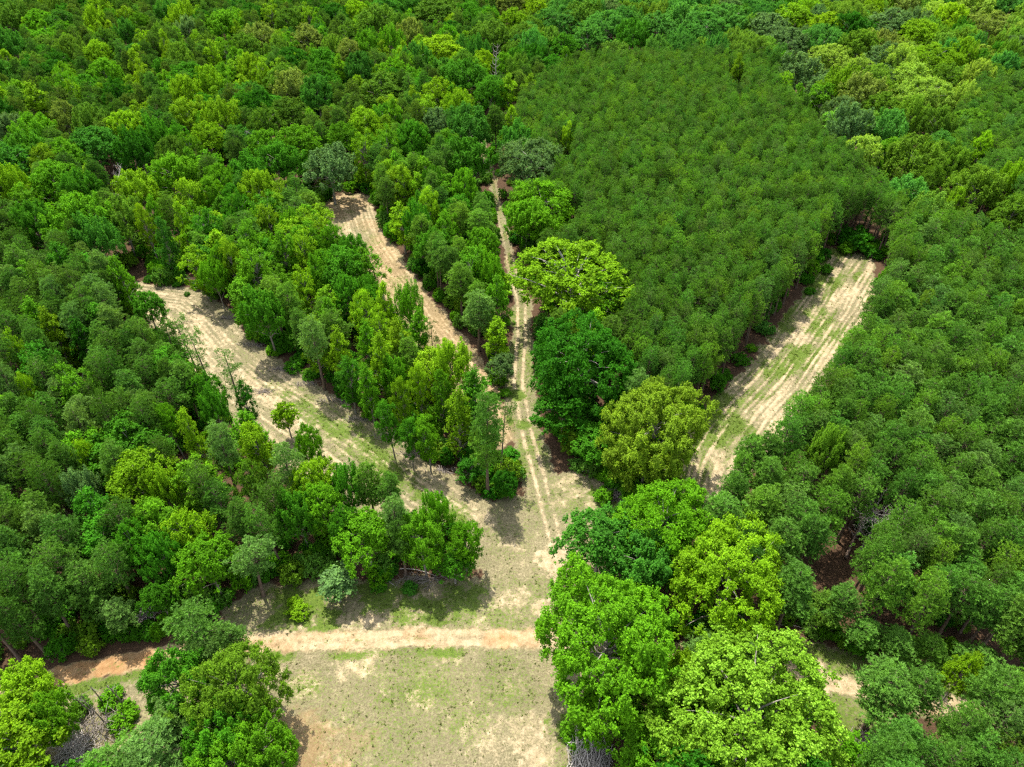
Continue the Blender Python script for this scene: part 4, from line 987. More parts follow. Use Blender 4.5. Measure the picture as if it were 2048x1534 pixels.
def fill_trees():
    heroes = [t for t in trees if t['hero']]
    hx = np.array([t['px'] for t in heroes]); hy = np.array([t['py'] for t in heroes])
    hw = np.array([t['pw'] for t in heroes]); hd = np.array([t['dist'] for t in heroes])
    hv = np.array([0.5 * F / t['d'] * 2 * math.hypot(t['r'] * 0.65, (t['h'] - t['zc']) * 0.75) for t in heroes])
    st = 1.75
    xs, ys = np.meshgrid(np.arange(-330, 330, st), np.arange(22, 520, st))
    xs = xs.ravel() + rng.uniform(-.8, .8, xs.size); ys = ys.ravel() + rng.uniform(-.8, .8, ys.size)
    cpx, cpy, cd = project(xs, ys, 11.0)
    ok = (cpx > -110) & (cpx < 2158) & (cpy > -60) & (cpy < 1720)
    xs, ys, cpx, cpy = xs[ok], ys[ok], cpx[ok], cpy[ok]
    zone = np.full(len(xs), -1)
    for k in range(len(ZONES) - 1, -1, -1):
        zone[in_poly(cpx, cpy, ZONES[k][1])] = k
    csd = clearing_sd(xs, ys)
    # plantation pines stand in rows along the strip: keep the order of throws random but thin out off-row candidates
    order = rng.permutation(len(xs))
    u = rng.uniform(size=(len(xs), 6))
    for i in order:
        x, y = float(xs[i]), float(ys[i])
        z = ZONES[zone[i]][0] if zone[i] >= 0 else ('mixed' if cpy[i] < 700 else 'corner')
        mix = MIX[z]
        tot = sum(m[2] for m in mix); a = u[i, 0] * tot
        for kind, tint, wt in mix:
            a -= wt
            if a <= 0: break
        if z == 'oak_band' and cpx[i] < 1560 and tint in ('pale', 'lime', 'spring'): tint = 'jade' if u[i, 5] < .7 else 'spring'
        P = PROTO[kind]
        pi = int(u[i, 1] * len(P)) % len(P)
        p = P[pi]
        sx = 0.84 + 0.36 * u[i, 2]
        sz = (0.90 + 0.16 * u[i, 3]) if kind == 'pine' else (0.84 + 0.26 * u[i, 3])
        if kind == 'stand': sx = 0.82 + 0.28 * u[i, 2]; sz = 0.91 + 0.15 * u[i, 5]
        if z == 'plantation' and kind == 'stand': sx *= 0.88; sz *= 0.97
        if z == 'plantation' and u[i, 4] < 0.02: continue
        if z == 'mixed' and kind == 'pine': sx *= 1.1; sz *= 1.1
        if z in ('oak_band', 'mixed') and kind in ('mid', 'gum'): sz *= 1.08
        if kind == 'mid' and z in ('wedge', 'between', 'island'): sx *= 0.62; sz *= .92
        if kind == 'big': sx *= 0.72; sz *= .95
        r = p['r'] * sx
        if csd[i] > -(0.5 + 0.28 * r): continue
        sp = SPACE[z]
        bad = False
        gi, gj = int(x // 6), int(y // 6)
        for a_ in (-2, -1, 0, 1, 2):
            for b_ in (-2, -1, 0, 1, 2):
                for t in GRID.get((gi + a_, gj + b_), ()):
                    if (t['x'] - x) ** 2 + (t['y'] - y) ** 2 < (sp * (t['r'] + r)) ** 2:
                        bad = True; break
                if bad: break
            if bad: break
        if bad: continue
        zc = p['zc'] * sz; ht = p['h'] * sz
        qx, qy, qd = project(np.array([x, x - r * .8, x + r * .8, x, x, x]), np.array([y] * 6), np.array([zc, zc, zc, ht * .97, (zc + ht) / 2, zc - (ht - zc) * .6]))
        qx = np.append(qx, [qx[1] * .5 + qx[3] * .5, qx[2] * .5 + qx[3] * .5, qx[1] * .6 + qx[5] * .4, qx[2] * .6 + qx[5] * .4]); qy = np.append(qy, [qy[1] * .5 + qy[3] * .5, qy[2] * .5 + qy[3] * .5, qy[1] * .6 + qy[5] * .4, qy[2] * .6 + qy[5] * .4])
        if any(in_poly(qx, qy, v).any() for v in VIS): continue
        dist = math.sqrt(x * x + y * y + (H - zc) ** 2)
        pr = r * F / qd[0]
        e = ((qx[0] - hx) / (hw * 0.5 + pr * 0.55)) ** 2 + ((qy[0] - hy) / (hv + pr * 0.55)) ** 2
        if ((e < 1) & (hd > dist - 1)).any(): continue
        if (e < 0.22).any(): continue
        grid_put(add_tree(x, y, kind, pi, sx, sz, tint))


fill_trees()

# ------------------------------------------------------------------ from the list to objects
LANDMARKS = [
    ('the huge dark green tree by the track', 1155, 738), ('the wide olive yellow tree', 1308, 866), ('the open-crowned light green tree', 1147, 560), ('the silvery grey-green tree', 1058, 330),
    ('the tall bare-trunked pine', 980, 860), ('the solitary sapling', 571, 832), ('the leaning pine by the meadow', 496, 1112), ('the pine over the dirt road', 398, 1262),
    ('the huge bright green tree', 1222, 1290), ('the pale flowering tree', 1500, 1445), ('the large yellow-green tree', 1450, 1165), ('the fallen dead pines', 1722, 1050),
    ('the lower right sandy patch', 1610, 1352), ('the right-hand strip\'s far end', 1700, 510), ('the right-hand strip\'s near end', 1430, 960), ('the right-hand strip\'s middle', 1610, 690),
    ('the bare grey tree', 240, 365), ('the grey snag', 996, 120), ('the narrow strip\'s far end', 700, 410), ('the wide strip\'s far end', 340, 590),
    ('the blue-green plantation-corner dome', 1772, 274), ('the lone plantation spire', 1471, 156), ('the upper left yellow-green dome', 253, 268), ('the mustard crown', 615, 87),
    ('the left pines\' yellow-green crown', 284, 962), ('the bottom left yellow tree', 40, 1490), ('the right edge\'s middle', 2030, 760), ('the bottom right corner', 2030, 1510),
    ('the right edge\'s lower quarter', 2030, 1150), ('the left edge\'s middle', 15, 760), ('the left edge\'s lower third', 15, 1060), ('the top left corner', 15, 15), ('the top right corner', 2030, 15), ('the lower right lime tree', 1919, 1358),
    ('the broad pale lime crown', 1847, 206), ('the right pines\' olive crown', 1645, 915), ('the right pines\' centre', 1840, 900), ('the big plantation\'s middle', 1370, 330), ('the big plantation\'s front', 1440, 620), ('the middle of the wedge', 650, 640),
]
TONE = {'fresh': 'fresh yellow-green', 'spring': 'spring green', 'jade': 'jade green', 'khaki': 'olive yellow', 'bloom': 'pale flowering', 'pine': 'mid-green', 'pine_dark': 'dark green', 'pine_olive': 'olive green', 'pine_grey': 'grey-green', 'pine_light': 'fresh green', 'dark': 'deep green', 'mid': 'rich green', 'bright': 'bright green', 'lime': 'lime green',
        'yellow': 'yellow-green', 'olive': 'olive', 'teal': 'blue-green', 'grey': 'silvery green', 'pale': 'pale lime', 'gold': 'tan-tinged', 'moss': 'mossy yellow'}
WORD = {'pine': 'pine', 'stand': 'plantation pine', 'tallpine': 'tall pine', 'thinpine': 'thin pine', 'big': 'wide-crowned tree', 'mid': 'round-crowned tree', 'airy': 'open-crowned tree', 'bloom': 'flowering tree', 'gum': 'slender tree', 'sapling': 'sapling', 'bush': 'bush'}
ORD = ['nearest', 'second nearest', 'third nearest', 'fourth nearest', 'fifth nearest', 'sixth nearest', 'seventh nearest', 'eighth nearest', 'ninth nearest', 'tenth nearest', 'eleventh nearest', 'twelfth nearest'] + ['%dth nearest' % k for k in range(13, 60)]


def side_of(dx, dy):
    if abs(dx) > 1.6 * abs(dy): return 'right of' if dx > 0 else 'left of'
    if abs(dy) > 1.6 * abs(dx): return 'below' if dy > 0 else 'above'
    return ('below-' if dy > 0 else 'above-') + ('right of' if dx > 0 else 'left of')


def auto_labels(ts):
    groups = {}
    for t in ts:
        if t['label']: continue
        best = min(LANDMARKS, key=lambda l: math.hypot(t['px'] - l[1], t['py'] - l[2]) + (2000 if math.hypot(t['px'] - l[1], t['py'] - l[2]) < 8 else 0))
        dx, dy = t['px'] - best[1], t['py'] - best[2]
        key = (TONE[t['tint']], WORD[t['kind']], side_of(dx, dy), best[0])
        groups.setdefault(key, []).append((math.hypot(dx, dy), t))
    for (tone, word, side, land), v in groups.items():
        v.sort(key=lambda p: p[0])
        for k, (_, t) in enumerate(v):
            t['label'] = '%s %s %s %s' % (tone, word, side, land) if len(v) == 1 else '%s %s, %s %s %s' % (tone, word, ORD[k], side, land)


LIMIT = 300
shown = [t for t in trees if -20 < t['px'] < 2068 and -25 < t['py'] < 1570]
individual, mass = [], []
for nm in ('pine_tree', 'broadleaf_tree', 'slender_tree', 'sapling', 'bush'):
    ts = [t for t in trees if NAME_OF[t['kind']] == nm]
    inview = [t for t in ts if t['hero'] or (5 < t['px'] < 2043 and 0 < t['py'] < 1534)]
    inview.sort(key=lambda t: (not t['hero'], -t['pw']))
    individual += inview[:LIMIT]
    ids = {id(t) for t in inview[:LIMIT]}
    mass += [t for t in ts if id(t) not in ids]

auto_labels(individual)
GROUPS = {'pine_tree': 'pines standing in the woods', 'broadleaf_tree': 'broadleaf trees of the woods', 'slender_tree': 'slender column-shaped trees of the woods', 'sapling': 'saplings', 'bush': 'bushes along the clearings'}
CAT = {'pine_tree': 'pine tree', 'broadleaf_tree': 'broadleaf tree', 'slender_tree': 'slender tree', 'sapling': 'sapling', 'bush': 'bush'}
SOURCE = {}


def tint_of(t):
    c = np.array(TINT[t['tint']])
    j = 1 + rng.normal() * 0.09
    hue = rng.normal() * (0.025 if t.get('label') and t.get('hero') else 0.07)
    return [float(c[0] * j * (1 + hue)), float(c[1] * j), float(c[2] * j * (1 - hue * .5))]


def plant(t):
    nm = NAME_OF[t['kind']]
    p = PROTO[t['kind']][t['pi']]
    e = bpy.data.objects.new(nm, None); COL.objects.link(e)
    e.empty_display_size = 0.5
    z = float(relief(np.array([t['x']]), np.array([t['y']]))[0]) - 0.12
    e.location = (t['x'], t['y'], z)
    e.rotation_euler = (float(rng.normal() * 0.025), float(rng.normal() * 0.025), t['rot'])
    e.scale = (t['sx'], t['sx'], t['sz'])
    tag(e, t['label'], CAT[nm], GROUPS[nm])
    for part in ('trunk', 'crown'):
        o = bpy.data.objects.new(part, p[part]); COL.objects.link(o)
        o.parent = e
        if part == 'crown': o["tint"] = tint_of(t)
        SOURCE.setdefault((t['kind'], t['pi']), {}).setdefault(part, o)
    return e


for t in individual: plant(t)


def scatter(name, label, points, sources, mat_tints):
    """one object of many uncounted plants: a point per plant, copies of the modelled plants on the points"""
    n = len(points)
    me = bpy.data.meshes.new(name)
    me.vertices.add(n)
    me.vertices.foreach_set("co", np.array([(p[0], p[1], p[2]) for p in points], np.float32).ravel())
    def put(nm, typ, key, data):
        a = me.attributes.new(nm, typ, 'POINT'); a.data.foreach_set(key, np.asarray(data).ravel())
    put('turn', 'FLOAT_VECTOR', 'vector', np.array([(0, 0, p[3]) for p in points], np.float32))
    put('size', 'FLOAT_VECTOR', 'vector', np.array([(p[4], p[4], p[5]) for p in points], np.float32))
    put('pick', 'INT', 'value', np.array([p[6] for p in points], np.int32))
    put('tint', 'FLOAT_VECTOR', 'vector', np.array(mat_tints, np.float32))
    o = bpy.data.objects.new(name, me); COL.objects.link(o)
    tag(o, label, None, None, 'stuff')
    ng = bpy.data.node_groups.new(name, 'GeometryNodeTree')
    ng.interface.new_socket('Geometry', in_out='INPUT', socket_type='NodeSocketGeometry')
    ng.interface.new_socket('Geometry', in_out='OUTPUT', socket_type='NodeSocketGeometry')
    gi = ng.nodes.new('NodeGroupInput'); go = ng.nodes.new('NodeGroupOutput')
    def named(nm, typ):
        a = ng.nodes.new('GeometryNodeInputNamedAttribute'); a.data_type = typ; a.inputs[0].default_value = nm
        return a.outputs[0]
    turn, size, pick = named('turn', 'FLOAT_VECTOR'), named('size', 'FLOAT_VECTOR'), named('pick', 'INT')
    er = ng.nodes.new('FunctionNodeEulerToRotation'); ng.links.new(turn, er.inputs[0])
    jn = ng.nodes.new('GeometryNodeJoinGeometry')
    for k, src in enumerate(sources):
        js = ng.nodes.new('GeometryNodeJoinGeometry')
        for part in src:
            oi = ng.nodes.new('GeometryNodeObjectInfo'); oi.transform_space = 'ORIGINAL'
            oi.inputs['Object'].default_value = part
            ng.links.new(oi.outputs['Geometry'], js.inputs[0])
        cmpn = ng.nodes.new('FunctionNodeCompare'); cmpn.data_type = 'INT'; cmpn.operation = 'EQUAL'
        ng.links.new(pick, cmpn.inputs[2]); cmpn.inputs[3].default_value = k
        ip = ng.nodes.new('GeometryNodeInstanceOnPoints')
        ng.links.new(gi.outputs[0], ip.inputs['Points'])
        ng.links.new(cmpn.outputs[0], ip.inputs['Selection'])
        ng.links.new(js.outputs[0], ip.inputs['Instance'])
        ng.links.new(er.outputs[0], ip.inputs['Rotation'])
        ng.links.new(size, ip.inputs['Scale'])
        ng.links.new(ip.outputs[0], jn.inputs[0])
    ng.links.new(jn.outputs[0], go.inputs[0])
    m = o.modifiers.new('plants', 'NODES'); m.node_group = ng
    return o


for nm, stuff_name, lab in (('pine_tree', 'pine_forest', 'dense mass of mid-green pine crowns filling the plantations and far woods'),
                            ('broadleaf_tree', 'broadleaf_forest', 'mass of rounded green broadleaf crowns filling the woods'),
                            ('slender_tree', 'slender_tree_forest', 'mass of narrow bright green crowns scattered through the woods')):
    ts = [t for t in mass if NAME_OF[t['kind']] == nm]
    if not ts: continue
    keys = sorted({(t['kind'], t['pi']) for t in ts} & set(SOURCE))
    ts = [t for t in ts if (t['kind'], t['pi']) in SOURCE]
    scatter(stuff_name, lab, [(t['x'], t['y'], -0.12, t['rot'], t['sx'], t['sz'], keys.index((t['kind'], t['pi']))) for t in ts],
            [[SOURCE[k]['trunk'], SOURCE[k]['crown']] for k in keys], [tint_of(t) for t in ts])
for t in individual:
    if len(t['label'].replace(',', '').split()) > 16: print('LONG', t['label'])
print('trees', len(trees), 'individual', len(individual), 'mass', len(mass), {k: sum(NAME_OF[t['kind']] == k for t in trees) for k in CAT})

# ------------------------------------------------------------------ dead trees, brush and logs
def twig_tree(seed, h, r, lean=(0, 0), depth=3, mat=None, name='dead_wood'):
    """bare branching tree"""
    q = np.random.default_rng(seed)
    trunk, limbs = Tubes(), Tubes()
    tz = np.linspace(0, 1, 7)
    top = np.array([lean[0], lean[1], h])
    sp = top[None, :] * tz[:, None] + np.stack([np.sin(tz * 5 + q.uniform(0, 6)) * 0.12, np.cos(tz * 4) * 0.12, 0 * tz], 1)
    sp[0] = 0
    trunk.add(sp, 0.02 * h * (1 - 0.85 * tz) + 0.01, 7)

    def grow(base, d, L, rad, lev):
        n = 5
        pts = [base]
        for _ in range(n):
            d = unit(d + q.normal(size=3) * 0.20 + np.array([0, 0, 0.08]))
            pts.append(pts[-1] + d * L / n)
        limbs.add(np.array(pts), np.linspace(rad, rad * 0.35, n + 1), 4)
        if lev < depth:
            for _ in range(q.integers(3, 6)):
                k = q.integers(1, n + 1)
                dd = unit(d + rand_dirs(1, q)[0] * 0.95)
                grow(pts[k], dd, L * q.uniform(0.4, 0.65), rad * 0.5, lev + 1)

    for i in range(int(9 + q.integers(0, 5))):
        t = q.uniform(0.35, 1.0)
        b = np.array([np.interp(t, tz, sp[:, k]) for k in range(3)])
        an = q.uniform(0, 6.28)
        d = unit(np.array([math.cos(an), math.sin(an), 0.55]))
        grow(b, d, r * q.uniform(0.7, 1.1) * (1.25 - 0.6 * t), 0.0075 * h, 1)
    return trunk.mesh(name, mat or M_DEAD), limbs.mesh(name, mat or M_DEAD)


def put(name, label, cat, px, py, parts, rot=(0, 0, 0), scale=1.0, z=0.0, group=None):
    e = bpy.data.objects.new(name, None); COL.objects.link(e)
    X, Y = unproject(px, py, z)
    e.location = (float(X), float(Y), z - 0.06)
    e.rotation_euler = rot
    e.scale = (scale,) * 3 if isinstance(scale, (int, float)) else scale
    tag(e, label, cat, group)
    for nm, me in parts:
        o = bpy.data.objects.new(nm, me); COL.objects.link(o); o.parent = e
    return e


tk, lb = twig_tree(5, 13, 4.6)
zz = 9.5
X, Y = unproject(240, 368, zz); bpx = project(X, Y, 0)
put('dead_tree', 'bare silver-grey dead tree with spreading branches among the green crowns', 'dead tree', float(bpx[0]), float(bpx[1]), [('trunk', tk), ('branches', lb)])
tk, lb = twig_tree(8, 10, 2.0)
X, Y = unproject(470, 338, 10); bpx = project(X, Y, 0)
put('dead_tree', 'small bare whitish dead tree beside a large dark crown in the upper left', 'dead tree', float(bpx[0]), float(bpx[1]), [('trunk', tk), ('branches', lb)])
tk, lb = twig_tree(9, 9, 2.2)
X, Y = unproject(503, 275, 12); bpx = project(X, Y, 0)
put('dead_tree', 'pale twiggy dead top between two green crowns above the narrow strip', 'dead tree', float(bpx[0]), float(bpx[1]), [('trunk', tk), ('branches', lb)], scale=(1, 1, 1.5))

# grey snag with stubby curled branches
q = np.random.default_rng(77)
T, B = Tubes(), Tubes()
tz = np.linspace(0, 1, 12)
sp = np.stack([0.5 * np.sin(tz * 7), 0.4 * np.cos(tz * 5) - 0.4, tz * 24], 1)
T.add(sp, 0.30 * (1 - tz) + 0.08, 7)
for i in range(26):
    t = 0.42 + 0.56 * i / 26
    b = np.array([np.interp(t, tz, sp[:, k]) for k in range(3)])
    an = i * 2.4 + q.normal() * .3
    L = q.uniform(1.3, 2.8) * (1.25 - 0.6 * t)
    d = np.array([math.cos(an), math.sin(an), 0])
    k = np.linspace(0, 1, 6)[:, None]
    pts = b + d * L * k + np.array([0, 0, 1]) * (L * 0.75 * k ** 2.2) + np.array([-d[1], d[0], 0]) * L * 0.25 * np.sin(k * 3)
    B.add(pts, np.linspace(0.12, 0.04, 6), 5)
X, Y = unproject(994, 124, 18); bpx = project(X, Y, 0)
put('dead_tree', 'tall grey snag with short curled branches above the big plantation', 'dead tree', float(bpx[0]), float(bpx[1]), [('trunk', T.mesh('snag_trunk', M_TWIG)), ('branches', B.mesh('snag_branches', M_TWIG))])

# bare saplings in the lower left
for i, (tx, ty, bx_, by_) in enumerate(((137, 1386, 188, 1427), (166, 1398, 215, 1450), (180, 1372, 206, 1405), (213, 1368, 246, 1405))):
    t = Tubes(); t2 = Tubes()
    q = np.random.default_rng(300 + i)
    hh = 7.5 + i * .4
    X0, Y0 = unproject(bx_, by_, 0); X1, Y1 = unproject(tx, ty, hh)
    top = np.array([float(X1 - X0), float(Y1 - Y0), hh])
    k = np.linspace(0, 1, 6)[:, None]
    t.add(top * k + q.normal(size=(6, 3)) * 0.05 * k, np.linspace(0.11, 0.03, 6), 5)
    for j in range(12):
        b = top * q.uniform(0.4, 0.98)
        d = unit(q.normal(size=3) + np.array([0, 0, .5]))
        t2.add(np.array([b, b + d * .6, b + d * 1.1 + np.array([0, 0, .25])]), [0.025, 0.018, 0.01], 4)
    put('dead_sapling', ['tallest bare grey sapling leaning in the lower left corner', 'bare sapling just right of the tallest leaning one', 'short bare sapling below the orange end of the road', 'bare sapling nearest the deep green tree in the lower left'][i], 'dead sapling', bx_, by_,
        [('trunk', t.mesh('bare_trunk', M_TWIG)), ('twigs', t2.mesh('bare_twigs', M_TWIG))], group='bare saplings in the lower left corner')


def brush_mesh(seed, n, rx, ry, hz, L=(1.2, 3.2), fan=None, rad=0.045, mat=None):
    q = np.random.default_rng(seed)
    t = Tubes()
    for i in range(n):
        u = np.clip(q.normal(size=2) * 0.42, -1, 1)
        c = np.array([u[0] * rx, u[1] * ry, max(0.08, hz * (1 - 0.7 * (u @ u)) * q.uniform(0.05, 1))])
        an = q.uniform(0, 6.28) if fan is None else fan + q.normal() * 0.55
        d = unit(np.array([math.cos(an), math.sin(an), q.normal() * 0.22]))
        l = q.uniform(*L)
        m = c + q.normal(size=3) * 0.12
        p = np.array([c - d * l / 2, m, c + d * l / 2 + np.array([0, 0, q.normal() * .15])])
        p[:, 2] = np.maximum(p[:, 2], 0.03)
        t.add(p, np.array([1, .8, .35]) * rad * q.uniform(0.4, 1.3), 4)
    return t.mesh('brush', mat or M_TWIG)


def brush(label, px, py, seed, n, rx, ry, hz, z=0.0, **kw):
    X, Y = unproject(px, py, z + hz * .4)
    o = bpy.data.objects.new('brush_pile', brush_mesh(seed, n, rx, ry, hz, **kw)); COL.objects.link(o)
    o.location = (float(X), float(Y), z)
    tag(o, label, 'brush pile', 'piles of dry branches')


brush('large heap of grey dry branches at the bottom edge beside the field', 1180, 1508, 401, 420, 2.6, 3.2, 2.2, fan=1.3, mat=M_DEAD, rad=0.065)
brush('grey brush heap on the grass below the olive yellow tree', 1228, 985, 402, 170, 1.7, 1.5, 1.1)
brush('tangle of bare twigs in the lower left corner', 195, 1452, 403, 110, 3.4, 2.6, 1.8)
brush('loose dry twigs at the bottom left beside the wide grey-green pine', 150, 1500, 404, 200, 2.4, 2.2, 1.8, mat=M_DEAD)
brush('small grey brush heap in a shaded gap among the lower right pines', 1735, 1492, 405, 150, 2.0, 1.6, 1.4)
brush('fanned pile of dry fronds under the trees north of the road', 293, 1228, 406, 110, 1.3, 1.6, 1.0, fan=1.9, mat=M_DEAD)
brush('scatter of cut branches across the wide left strip', 525, 782, 407, 40, 2.6, 0.7, 0.3, fan=.35)
brush('branch litter under the front of the island of trees', 838, 1158, 408, 70, 4.0, 1.0, 0.5, fan=.1)
tk, lb = twig_tree(31, 8.5, 4.4, mat=M_DEAD)
put('dead_tree', 'grey twiggy dead pine standing in the gap of the right-hand pines', 'dead tree', 1722, 1100, [('trunk', tk), ('branches', lb)], scale=(1.15, 1.15, 1))
# churned roots and sticks along the tree line of the wide strip
for k, (bx_, by_) in enumerate(((455, 636), (505, 690), (560, 738), (610, 768), (665, 800), (720, 838), (775, 872), (830, 908), (885, 942))):
    brush('low windrow of sticks along the wide strip, %s' % ['by its far end', 'below the tall grey-green gums', 'left of the double-trunked pine', 'under the double-trunked pine', 'right of the double-trunked pine',
          'under the lime columns', 'under the middle wedge columns', 'left of the vine-hung column', 'nearest the fork'][k], bx_, by_, 420 + k, 46, 3.2, 0.8, 0.4, L=(0.7, 2.2), fan=-0.75, rad=0.05)

# two fallen dead pines in the right-hand plantation
q = np.random.default_rng(88)
fallen_gap = unproject(1722, 1060, 0)
for k, (px, py, an, L, lab) in enumerate(((1690, 1118, 0.95, 12.0, 'fallen dead pine with grey twigs lying in a gap of the right-hand pines'), (1705, 1075, 0.35, 9.0, 'second fallen dead pine lying across the upper part of the gap'))):
    t, b = Tubes(), Tubes()
    kz = np.linspace(0, 1, 6)[:, None]
    d = np.array([math.cos(an), math.sin(an), 0.22])
    t.add(np.array([0, 0, 0.3]) + d * L * kz, np.linspace(0.24, 0.06, 6), 7)
    for j in range(70):
        s_ = q.uniform(0.30, 1.0)
        p0 = np.array([0, 0, 0.3]) + d * L * s_
        dd = unit(q.normal(size=3) * np.array([1, 1, 0.8]) + np.array([0, 0, .35]) + d * .5)
        l = q.uniform(1.0, 2.6)
        p1 = p0 + dd * l; p1[2] = max(p1[2], 0.1)
        b.add(np.array([p0, (p0 + p1) / 2 + q.normal(size=3) * .12, p1]), [0.05, 0.035, 0.015], 4)
        for w in range(3):
            p2 = p0 + (p1 - p0) * q.uniform(.4, 1); p3 = p2 + unit(q.normal(size=3)) * q.uniform(.4, .9)
            b.add(np.array([p2, (p2 + p3) / 2, p3]), [0.025, 0.018, 0.008], 3)
    put('fallen_tree', lab, 'fallen tree', px, py, [('trunk', t.mesh('fallen_trunk', M_BARK)), ('branches', b.mesh('fallen_branches', M_DEAD))], group='fallen dead pines')


def log(label, p, q_, rad=0.09, mat=None):
    t = Tubes()
    X0, Y0 = (float(v) for v in unproject(*p)); X1, Y1 = (float(v) for v in unproject(*q_))
    k = np.linspace(0, 1, 6)[:, None]
    d = np.array([X1 - X0, Y1 - Y0, 0])
    t.add(np.array([0, 0, rad]) + d * k + np.array([0, 0, 1]) * 0.25 * np.sin(k * 3.1) + np.array([-d[1], d[0], 0]) / (np.hypot(d[0], d[1]) + 1e-6) * 0.2 * np.sin(k * 4), np.linspace(rad, rad * 0.4, 6), 6)
    o = bpy.data.objects.new('fallen_log', t.mesh('fallen_log', mat or M_DEAD)); COL.objects.link(o)
    o.location = (X0, Y0, 0)
    tag(o, label, 'log', 'fallen thin logs')


log('pale thin log on the grass under the front row of trees', (800, 1138), (875, 1152))
log('shorter pale log left of the one under the front row', (757, 1162), (790, 1170), 0.07)
log('thin pale log in the shade above the lower right clearing', (1555, 1250), (1622, 1262), 0.07)
log('dark stick lying across the far part of the wide strip', (350, 656), (384, 642), 0.12, M_BARK)
log('leaning dead stick in the shade of the left pines above the road', (205, 1160), (232, 1182), 0.07)

# ------------------------------------------------------------------ bushes and undergrowth
BUSHES = [   # ground pixel, size, colour, label
    (1478, 725, 1.5, 'mid', 'bright green bush on the left rim of the right-hand strip'), (1448, 752, 1.2, 'mid', 'green bush beside the brightest one on the left rim of the right strip'), (1500, 700, 1.0, 'bright', 'small bright bush between pines and furrows on the right strip'),
    (1650, 545, 1.2, 'mid', 'green bush under the pines at the far left rim of the right strip'), (1690, 505, 1.6, 'bright', 'bright green bush at the far end of the right-hand strip'), (1620, 585, 1.0, 'mid', 'small bush on the left rim near the far end of the right strip'),
    (1215, 960, 1.5, 'bright', 'yellow-green bush beside the grey brush heap'), (1205, 1000, 1.2, 'bright', 'small yellow-green bush at the right rim of the meadow'), (1285, 1000, 1.3, 'bright', 'leafy bush right of the grey brush heap'),
    (590, 735, 1.6, 'mid', 'low green bush in the bay of the wide strip'), (625, 752, 1.3, 'mid', 'second low green bush in the bay of the wide strip'), (560, 705, 1.1, 'mid', 'green bush on the tree side of the wide strip'),
    (600, 1230, 1.2, 'lime', 'tall yellow-green weeds on the meadow'), (590, 1210, 0.8, 'lime', 'smaller yellow-green weed clump on the meadow'), (1160, 1500, 1.0, 'bright', 'green bush beside the grey branch heap at the bottom'),
    (1135, 1470, 0.8, 'bright', 'small green bush at the lower right corner of the field'), (1010, 790, 0.9, 'bright', 'low green bush on the track below the evergreen'), (985, 795, 1.0, 'mid', 'dark bush at the left rim of the track below the evergreen'),
    (300, 1265, 1.3, 'mid', 'green bush on the north edge of the dirt road'), (265, 1270, 1.2, 'mid', 'bush at the foot of the pine reaching over the road'), (345, 1240, 1.3, 'bright', 'bright bush beside the dry fronds above the road'),
    (225, 1400, 1.2, 'bright', 'green bush between the bare saplings'), (250, 1440, 1.4, 'bright', 'leafy bush below the bare saplings'), (165, 1420, 1.1, 'olive', 'olive bush left of the bare saplings'), (690, 1175, 0.8, 'mid', None), (760, 1178, 0.9, 'mid', None), (820, 1182, 0.9, 'teal', None),
    (1655, 1265, 1.4, 'bright', 'bright green bush in front of the lower right pines'), (1625, 1230, 1.2, 'mid', 'leafy bush in the shade above the lower right clearing'), (1730, 1265, 1.2, 'mid', None), (1690, 1290, 1.0, 'moss', None), (355, 572, 0.8, 'mid', 'dark weed clump at the far end of the wide strip'), (375, 590, .6, 'mid', None),
]
bushes = []
for px, py, s_, tint, lab in BUSHES:
    X, Y = (float(v) for v in unproject(px, py))
    pi = int(rng.integers(3))
    bushes.append(dict(x=X, y=Y, kind='bush', pi=pi, sx=s_ / 1.3, sz=s_ / 1.5, tint=tint, rot=float(rng.uniform(0, 6.28)), label=lab, px=px, py=py, hero=True, pw=9e9))
n = 30000
bxs = rng.uniform(-170, 170, n); bys = rng.uniform(24, 330, n)
qx, qy, qd = project(bxs, bys, 0.8)
ok = (qx > -60) & (qx < 2110) & (qy > 0) & (qy < 1640)
bxs, bys, qx, qy, qd = bxs[ok], bys[ok], qx[ok], qy[ok], qd[ok]
sd_ = clearing_sd(bxs, bys)
dens = np.where(sd_ > -0.3, 0, np.where(sd_ > -6, 0.55, np.where(sd_ > -16, 0.30, 0.14)))
zp = in_poly(qx, qy, ZONES[0][1]) | in_poly(qx, qy, ZONES[1][1])
dens = np.where(zp, dens * 0.22, dens) * (0.4 + 1.2 * smooth(fbm(bxs, bys, 0.12, 7, 3), .35, .65))
ok = rng.uniform(size=len(bxs)) < dens
for x, y, px, py, d, s_ in zip(bxs[ok], bys[ok], qx[ok], qy[ok], qd[ok], sd_[ok]):
    k = float(rng.uniform(0.6, 1.5))
    bushes.append(dict(x=float(x), y=float(y), kind='bush', pi=int(rng.integers(3)), sx=k * .85, sz=k * float(rng.uniform(.7, 1.6)), tint=str(rng.choice(['mid', 'mid', 'dark', 'bright', 'moss', 'pine'])), rot=float(rng.uniform(0, 6.28)),
                       label=None, px=float(px), py=float(py), hero=False, pw=float(k * 2.6 * F / d) * (1.0 if s_ > -2.5 else 0.05)))
bushes.sort(key=lambda t: -t['pw'])
NB = 190
near_b = [t for t in bushes[:NB] if t['hero'] or (10 < t['px'] < 2038 and 5 < t['py'] < 1530)]
ids = {id(t) for t in near_b}
auto_labels(near_b)
for t in near_b: plant(t)
far_b = [t for t in bushes if id(t) not in ids]
keys = sorted({('bush', t['pi']) for t in far_b} & set(SOURCE))
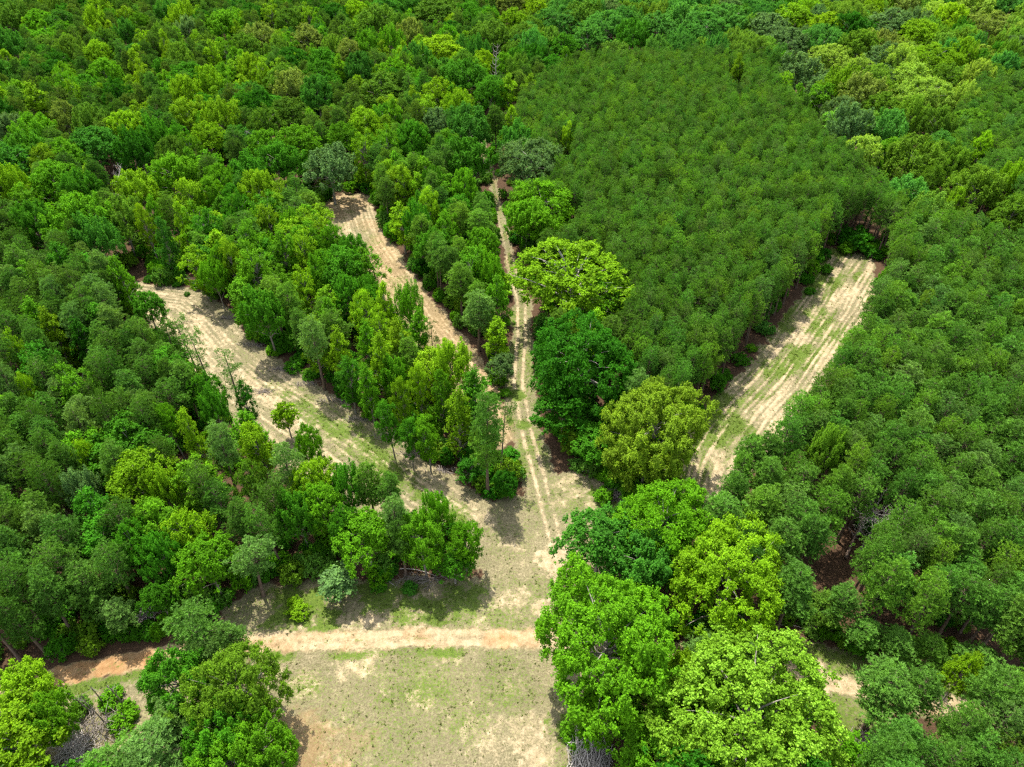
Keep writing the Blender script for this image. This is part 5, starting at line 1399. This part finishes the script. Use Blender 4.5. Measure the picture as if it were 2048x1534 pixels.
scatter('undergrowth', 'low leafy undergrowth in the shade beneath the trees', [(t['x'], t['y'], -0.1, t['rot'], t['sx'], t['sz'], keys.index(('bush', t['pi']))) for t in far_b],
        [[SOURCE[k]['crown']] for k in keys], [tint_of(t) for t in far_b])

# ------------------------------------------------------------------ grass and weeds
q = np.random.default_rng(55)
Xg, Yg, Zg = G['X'], G['Y'], G['Z']
pw = np.clip(G['green'] - 0.12, 0, 1) * (1 - G['ir'] * .8) * 1.5 + 0.07 * (G['if_'] > .5) + 0.05 * (G['ins'] > .5)
clump = smooth(fbm(Xg, Yg, 0.8, 301, 3), 0.40, 0.66)
sel = q.uniform(size=len(Xg)) < pw * (0.15 + 1.1 * clump)
gx_, gy_, gz_ = Xg[sel], Yg[sel], Zg[sel]
ng_ = len(gx_)
gx_ = gx_ + q.uniform(-.15, .15, ng_); gy_ = gy_ + q.uniform(-.15, .15, ng_)
hgt = 0.07 + 0.22 * q.uniform(size=ng_) ** 4 + 0.12 * np.clip(G['green'][sel] - 0.5, 0, 1)
K = 6
cen = np.repeat(np.stack([gx_, gy_, gz_ - 0.02], 1), K, 0) + np.concatenate([q.normal(size=(ng_ * K, 2)) * 0.07, np.zeros((ng_ * K, 1))], 1)
dr = unit(np.concatenate([q.normal(size=(ng_ * K, 2)) * 0.55, np.ones((ng_ * K, 1)) * 0.8], 1))
L = np.repeat(hgt, K) * q.uniform(.7, 1.3, ng_ * K)
v, f = blades(cen, dr, L, L * 0.5, q)
var = np.repeat(np.clip(np.repeat(q.uniform(0, 1, ng_), K) * .7 + q.uniform(0, .3, ng_ * K), 0, 1), 3)
M_GRASS = leaf_material('grass_blades', 0.35, 0.01, 0.55, (1.35, 1.1, 0.7))
o = bpy.data.objects.new('grass', make_mesh('grass', v, [f], M_GRASS, False, var=var)); COL.objects.link(o)
o["tint"] = [0.130, 0.180, 0.034]
tag(o, 'tufts of green grass and weeds dotting the field, meadow and strips', None, None, 'stuff')
print('bushes', len(bushes), len(near_b), 'grass tufts', ng_)
